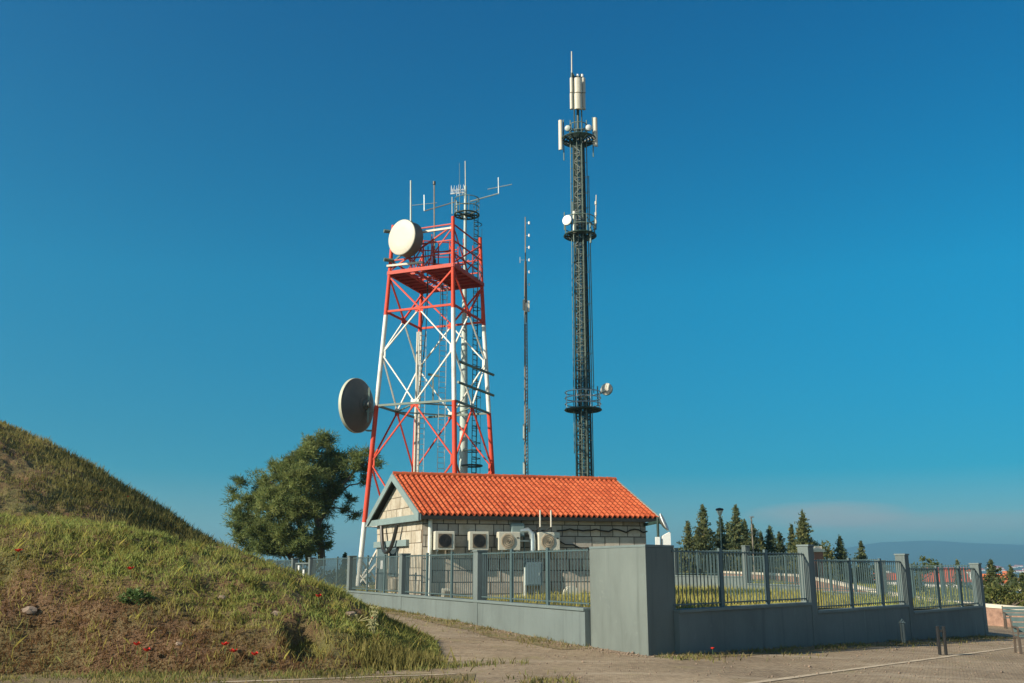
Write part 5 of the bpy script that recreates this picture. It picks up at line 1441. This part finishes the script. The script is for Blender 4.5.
mb = MB(); mb.box((a_.x, CHY, b_.z + .10), (.85, .85, .22)); mb.box((a_.x, CHY, b_.z + .3), (.55, .55, .2)); mb.build('cap', M['cream_cap'], d, bevel=.02)

# low park wall that curves round outside
LW = [(722, 571, 85), (797, 574, 66), (830, 580, 58), (868, 588, 52), (920, 597, 48), (985, 603.5, 45), (1040, 608, 43.5), (1120, 615, 42)]
d = thing('park_wall', 'low pinkish stone wall with a cream top behind the benches', 'wall', P(985, 620, 45))
tops = [P(*q) for q in LW]
fine = []
for a_, b_ in zip(tops, tops[1:]):
    for k in range(6): fine.append(a_.lerp(b_, k / 6))
fine.append(tops[-1])
mb = MB(); mc = MB()
for a_, b_ in zip(fine, fine[1:]):
    u = (b_ - a_); u.z = 0; u.normalize(); n_ = Vector((-u.y, u.x, 0)) * .16
    lo = min(float(ground_z(a_.x, a_.y)), a_.z - .6) - .4; lo2 = min(float(ground_z(b_.x, b_.y)), b_.z - .6) - .4
    mb.add([Vector((a_.x, a_.y, lo)) - n_, Vector((b_.x, b_.y, lo2)) - n_, Vector((b_.x, b_.y, lo2)) + n_, Vector((a_.x, a_.y, lo)) + n_,
            a_ - n_ - Vector((0, 0, .16)), b_ - n_ - Vector((0, 0, .16)), b_ + n_ - Vector((0, 0, .16)), a_ + n_ - Vector((0, 0, .16))],
           [(0, 1, 5, 4), (1, 2, 6, 5), (2, 3, 7, 6), (3, 0, 4, 7), (4, 5, 6, 7), (0, 3, 2, 1)])
    mc.add([a_ - n_ * 1.25 - Vector((0, 0, .157)), b_ - n_ * 1.25 - Vector((0, 0, .157)), b_ + n_ * 1.25 - Vector((0, 0, .157)), a_ + n_ * 1.25 - Vector((0, 0, .157)),
            a_ - n_ * 1.25, b_ - n_ * 1.25, b_ + n_ * 1.25, a_ + n_ * 1.25], [(0, 1, 5, 4), (1, 2, 6, 5), (2, 3, 7, 6), (3, 0, 4, 7), (4, 5, 6, 7), (0, 3, 2, 1)])
mb.build('wall_body', M['low_wall'], d); mc.build('wall_cap', M['cream_cap'], d)

# houses on the slope
def house(label, px0, px1, ye, yr, yb, Y, rot, roofm, depth=8, rx=None):
    a_, b_ = P(px0, yb, Y), P(px1, yb, Y); w = (b_ - a_).length; c = (a_ + b_) / 2
    ze = P(px0, ye, Y).z; zr = P(px0, yr, Y).z; zb = a_.z - 2
    d = thing('house', label, 'house', c)
    rot -= math.atan2(c.x, c.y); u = Vector((math.cos(rot), math.sin(rot), 0)); v = Vector((-u.y, u.x, 0)); m = c + v * (depth / 2); m.z = 0
    mb = MB(); mb.box(m + Vector((0, 0, (zb + ze) / 2)), (w, depth, ze - zb), u); mb.build('wall', M['house_white'], d)
    mb = MB(); ov = .4
    q = [m - u * (w / 2 + ov) - v * (depth / 2 + ov) + Vector((0, 0, ze)), m - u * (w / 2 + ov) + v * (depth / 2 + ov) + Vector((0, 0, ze)), m - u * (w / 2 + ov) + Vector((0, 0, zr))]
    mb.prism(q, u * (w + 2 * ov)); mb.build('roof', M[roofm], d)
    for k in range(max(1, int(w / 2.2))):
        x_ = -w / 2 + (k + .5) * w / max(1, int(w / 2.2))
        mb = MB(); mb.box(m + u * x_ - v * (depth / 2 + .02) + Vector((0, 0, ze - 1.2)), (.8, .08, 1.0), u); mb.build('window', M['glass'], d)
    return d
house('white house with a broad red roof seen through the third fence section', 936, 968, 582, 567.5, 597, 112, .15, 'house_roof')
house('white house with an orange roof right of the fence end', 980, 1004, 583, 574, 596, 135, -.1, 'house_roof_orange')
house('small red roofed house low between the middle fence posts', 880, 896, 580, 573, 588, 150, .1, 'house_roof')
d = thing('white_dome', 'small white dome behind the red roofed house, seen through the fence', 'dome', P(888, 575, 155))
c = P(888, 572.5, 155); mb = MB(); mb.lathe(Vector((c.x, c.y, c.z - .8)), (0, 0, 1), [(-3, .85), (0, .85), (.4, .82), (.8, .6), (1.0, .35), (1.1, 0)], 16); mb.build('dome_shell', M['house_white'], d, smooth=True)
for k, (px, py, Y, lab) in enumerate([(1008, 575, 420, 'orange roofed far house above the shrubs, near the right edge'), (1019, 582, 330, 'pale far house low at the right edge'), (976, 573, 520, 'tiny far house just right of the fence end')]):
    house(lab, px - 3.5, px + 3.5, py - 1.5, py - 4, py + 3, Y, .2 * k, 'house_roof_orange', 7)
rr_ = random.Random(4)
TOWN = []
for k in range(26):
    px = rr_.uniform(962, 1030); py = rr_.uniform(566.5, 573.5)
    TOWN.append((px, py))

# ------------------------------------------------------------------ distant slopes, sea haze and mountains
def mountain(name, Y0, profile, foot, rough, mat, depth, n=260):
    xs_px = np.linspace(profile[0][0], profile[-1][0], n)
    yy = np.interp(xs_px, [p[0] for p in profile], [p[1] for p in profile])
    rows = 26; V = np.zeros((rows, n, 3))
    for i in range(n):
        top = P(float(xs_px[i]), float(yy[i]), Y0)
        for r in range(rows):
            f = r / (rows - 1)                       # 0 foot near, 1 ridge
            Y = Y0 - depth * (1 - f); X = top.x * (Y / Y0) ** .5 if False else top.x
            nz = float(vnoise(X * .0012, Y * .0012, 81)) * rough * math.sin(f * math.pi) + float(vnoise(X * .004, 3.0, 83, 3)) * rough * .12 * f
            V[r, i] = (X, Y, foot + (top.z - foot) * f ** 1.2 + nz)
    back = V[-1:].copy(); back[..., 1] += depth * .6; back[..., 2] = foot - 20
    V = np.concatenate([V, back]); rows += 1
    i, j = np.meshgrid(np.arange(n - 1), np.arange(rows - 1)); a = (j * n + i).ravel()
    q = np.stack([a, a + 1, a + 1 + n, a + n], 1)
    return struct(fast_mesh(name, V.reshape(-1, 3), 4, q.ravel(), mat, None, None, True))
mountain('mountains', 7600, [(-900, 575), (-300, 566), (200, 567), (600, 566), (780, 560), (840, 549), (880, 542.5), (930, 540.5), (985, 543.5), (1040, 545.5), (1200, 541), (1500, 556), (2000, 566)], -70, 40, M['mountain'], 3600)
FH = mountain('foothills', 3900, [(-900, 575), (700, 574), (900, 572), (960, 568), (1040, 565), (1200, 563), (1600, 570), (2000, 575)], -60, 10, M['mountain'], 1500)
from mathutils.bvhtree import BVHTree
bvh = BVHTree.FromPolygons([v.co.copy() for v in FH.data.vertices], [tuple(p.vertices) for p in FH.data.polygons])
for k, (px, py) in enumerate(TOWN):
    eye = Vector((0, 0, EYE)); hit = bvh.ray_cast(eye, (P(px, py, 1000) - eye).normalized())[0]
    if hit is None: continue
    s_ = 8 + 4 * (k % 3); mb = MB()
    mb.box(hit + Vector((0, 0, 1.5)), (s_, s_ * .8, 7))
    q = [hit + Vector((-s_ * .55, -s_ * .45, 5)), hit + Vector((-s_ * .55, s_ * .45, 5)), hit + Vector((-s_ * .55, 0, 7.5))]
    mb.prism(q, (s_ * 1.1, 0, 0), mi=1)
    o = mb.build('town_house', [M['house_white'], M['house_roof']]); tag(o, 'tiny pale house in the distant hazy town by the right edge', 'house', 'houses of the distant town')

# ------------------------------------------------------------------ air
HZ = bpy.data.materials.new('haze'); HZ.use_nodes = True; nt = HZ.node_tree; nt.nodes.clear()
vo = nt.nodes.new('ShaderNodeVolumePrincipled'); vo.inputs['Color'].default_value = (.46, .84, 1, 1); vo.inputs['Density'].default_value = 2.4e-4
vo.inputs['Anisotropy'].default_value = .55
out = nt.nodes.new('ShaderNodeOutputMaterial'); nt.links.new(vo.outputs[0], out.inputs['Volume'])
mb = MB(); mb.box((0, 0, (220 - 160) / 2), (26000, 26000, 220 + 160)); hz = mb.build('haze', HZ); struct(hz, 'stuff')

# ------------------------------------------------------------------ light
AZ, EL = R(31), R(28)
SV = Vector((-math.cos(AZ) * math.cos(EL), -math.sin(AZ) * math.cos(EL), math.sin(EL)))
sun = bpy.data.lights.new('sun', 'SUN'); sun.energy = 5.0; sun.angle = R(.5); sun.color = (1.0, .90, .72)
so = bpy.data.objects.new('sun', sun); COL.objects.link(so); so.rotation_euler = (-SV).to_track_quat('-Z', 'Y').to_euler(); so.location = (0, 0, 60)
w = bpy.data.worlds.new('World'); S.world = w; w.use_nodes = True; nt = w.node_tree
bg = nt.nodes['Background']; sky = nt.nodes.new('ShaderNodeTexSky'); sky.sky_type = 'NISHITA'; sky.sun_disc = False
sky.sun_elevation = EL; sky.sun_rotation = math.atan2(SV.x, SV.y); sky.altitude = 600; sky.air_density = .85; sky.dust_density = .05; sky.ozone_density = 2.0
hs = nt.nodes.new('ShaderNodeHueSaturation'); hs.inputs['Saturation'].default_value = 1.28
# a thin bank of cloud low on the right
geo = nt.nodes.new('ShaderNodeTexCoord').outputs['Generated']
def wmath(op, a, b=None, c=None):
    m = nt.nodes.new('ShaderNodeMath'); m.operation = op
    for i, s_ in enumerate((a, b, c)):
        if s_ is None: continue
        if hasattr(s_, 'is_linked'): nt.links.new(s_, m.inputs[i])
        else: m.inputs[i].default_value = s_
    return m.outputs[0]
sx = nt.nodes.new('ShaderNodeSeparateXYZ'); nt.links.new(geo, sx.inputs[0])
az = wmath('ARCTAN2', sx.outputs['X'], sx.outputs['Y']); el = wmath('ARCSINE', sx.outputs['Z'])
tint = ramp(nt, wmath('DIVIDE', el, 1.2), [(0, (.66, .74, .72)), (.045, (.50, .76, .78)), (.11, (.24, .84, .92)), (.24, (.05, 1.16, 1.30)), (.50, (.01, 1.0, 1.42)), (.72, (1.0, .92, .82))])
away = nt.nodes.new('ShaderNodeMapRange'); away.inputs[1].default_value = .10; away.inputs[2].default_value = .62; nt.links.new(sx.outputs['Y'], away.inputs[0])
tint = mix(nt, (2.0, 1.62, 1.32), tint, away.outputs[0])  # added fill: unseen sky behind the camera brightened to lift the shade
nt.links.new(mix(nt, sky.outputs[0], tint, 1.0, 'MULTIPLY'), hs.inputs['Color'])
cz = nt.nodes.new('ShaderNodeCombineXYZ'); nt.links.new(az, cz.inputs[0]); nt.links.new(wmath('MULTIPLY', el, 6.0), cz.inputs[1])
nz = noise(nt, cz.outputs[0], 9, 6, .6, .4)
def blob(a0, e0, wa, we):
    da = wmath('DIVIDE', wmath('SUBTRACT', az, a0), wa); de = wmath('DIVIDE', wmath('SUBTRACT', el, e0), we)
    rr = wmath('ADD', wmath('MULTIPLY', da, da), wmath('MULTIPLY', de, de))
    return wmath('MAXIMUM', wmath('SUBTRACT', 1.0, rr), 0.0)
cl = wmath('ADD', blob(.315, .052, .085, .014), wmath('MULTIPLY', blob(.42, .042, .16, .012), .7))
cl = wmath('MULTIPLY', wmath('MULTIPLY', cl, wmath('ADD', nz, .25)), .95)
cl = wmath('MINIMUM', cl, .75)
mxn = nt.nodes.new('ShaderNodeMix'); mxn.data_type = 'RGBA'; nt.links.new(cl, mxn.inputs[0]); nt.links.new(hs.outputs[0], mxn.inputs[6]); mxn.inputs[7].default_value = (6.2, 6.0, 5.5, 1)
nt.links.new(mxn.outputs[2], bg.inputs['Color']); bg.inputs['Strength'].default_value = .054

# ------------------------------------------------------------------ camera
cam = bpy.data.cameras.new('camera'); co = bpy.data.objects.new('camera', cam); COL.objects.link(co)
cam.sensor_width = 36; cam.lens = F / 1024 * 36; cam.clip_end = 60000; cam.clip_start = .1
co.location = (0, 0, EYE); co.rotation_euler = (math.pi / 2 + PITCH, 0, 0); S.camera = co
S.view_settings.view_transform = 'Standard'; S.view_settings.look = 'None'; S.view_settings.exposure = .7; S.view_settings.gamma = 1
S.view_settings.use_curve_mapping = False
S.cycles.volume_bounces = 1; S.cycles.max_bounces = 6; S.cycles.transparent_max_bounces = 8
S.cycles.use_denoising = True
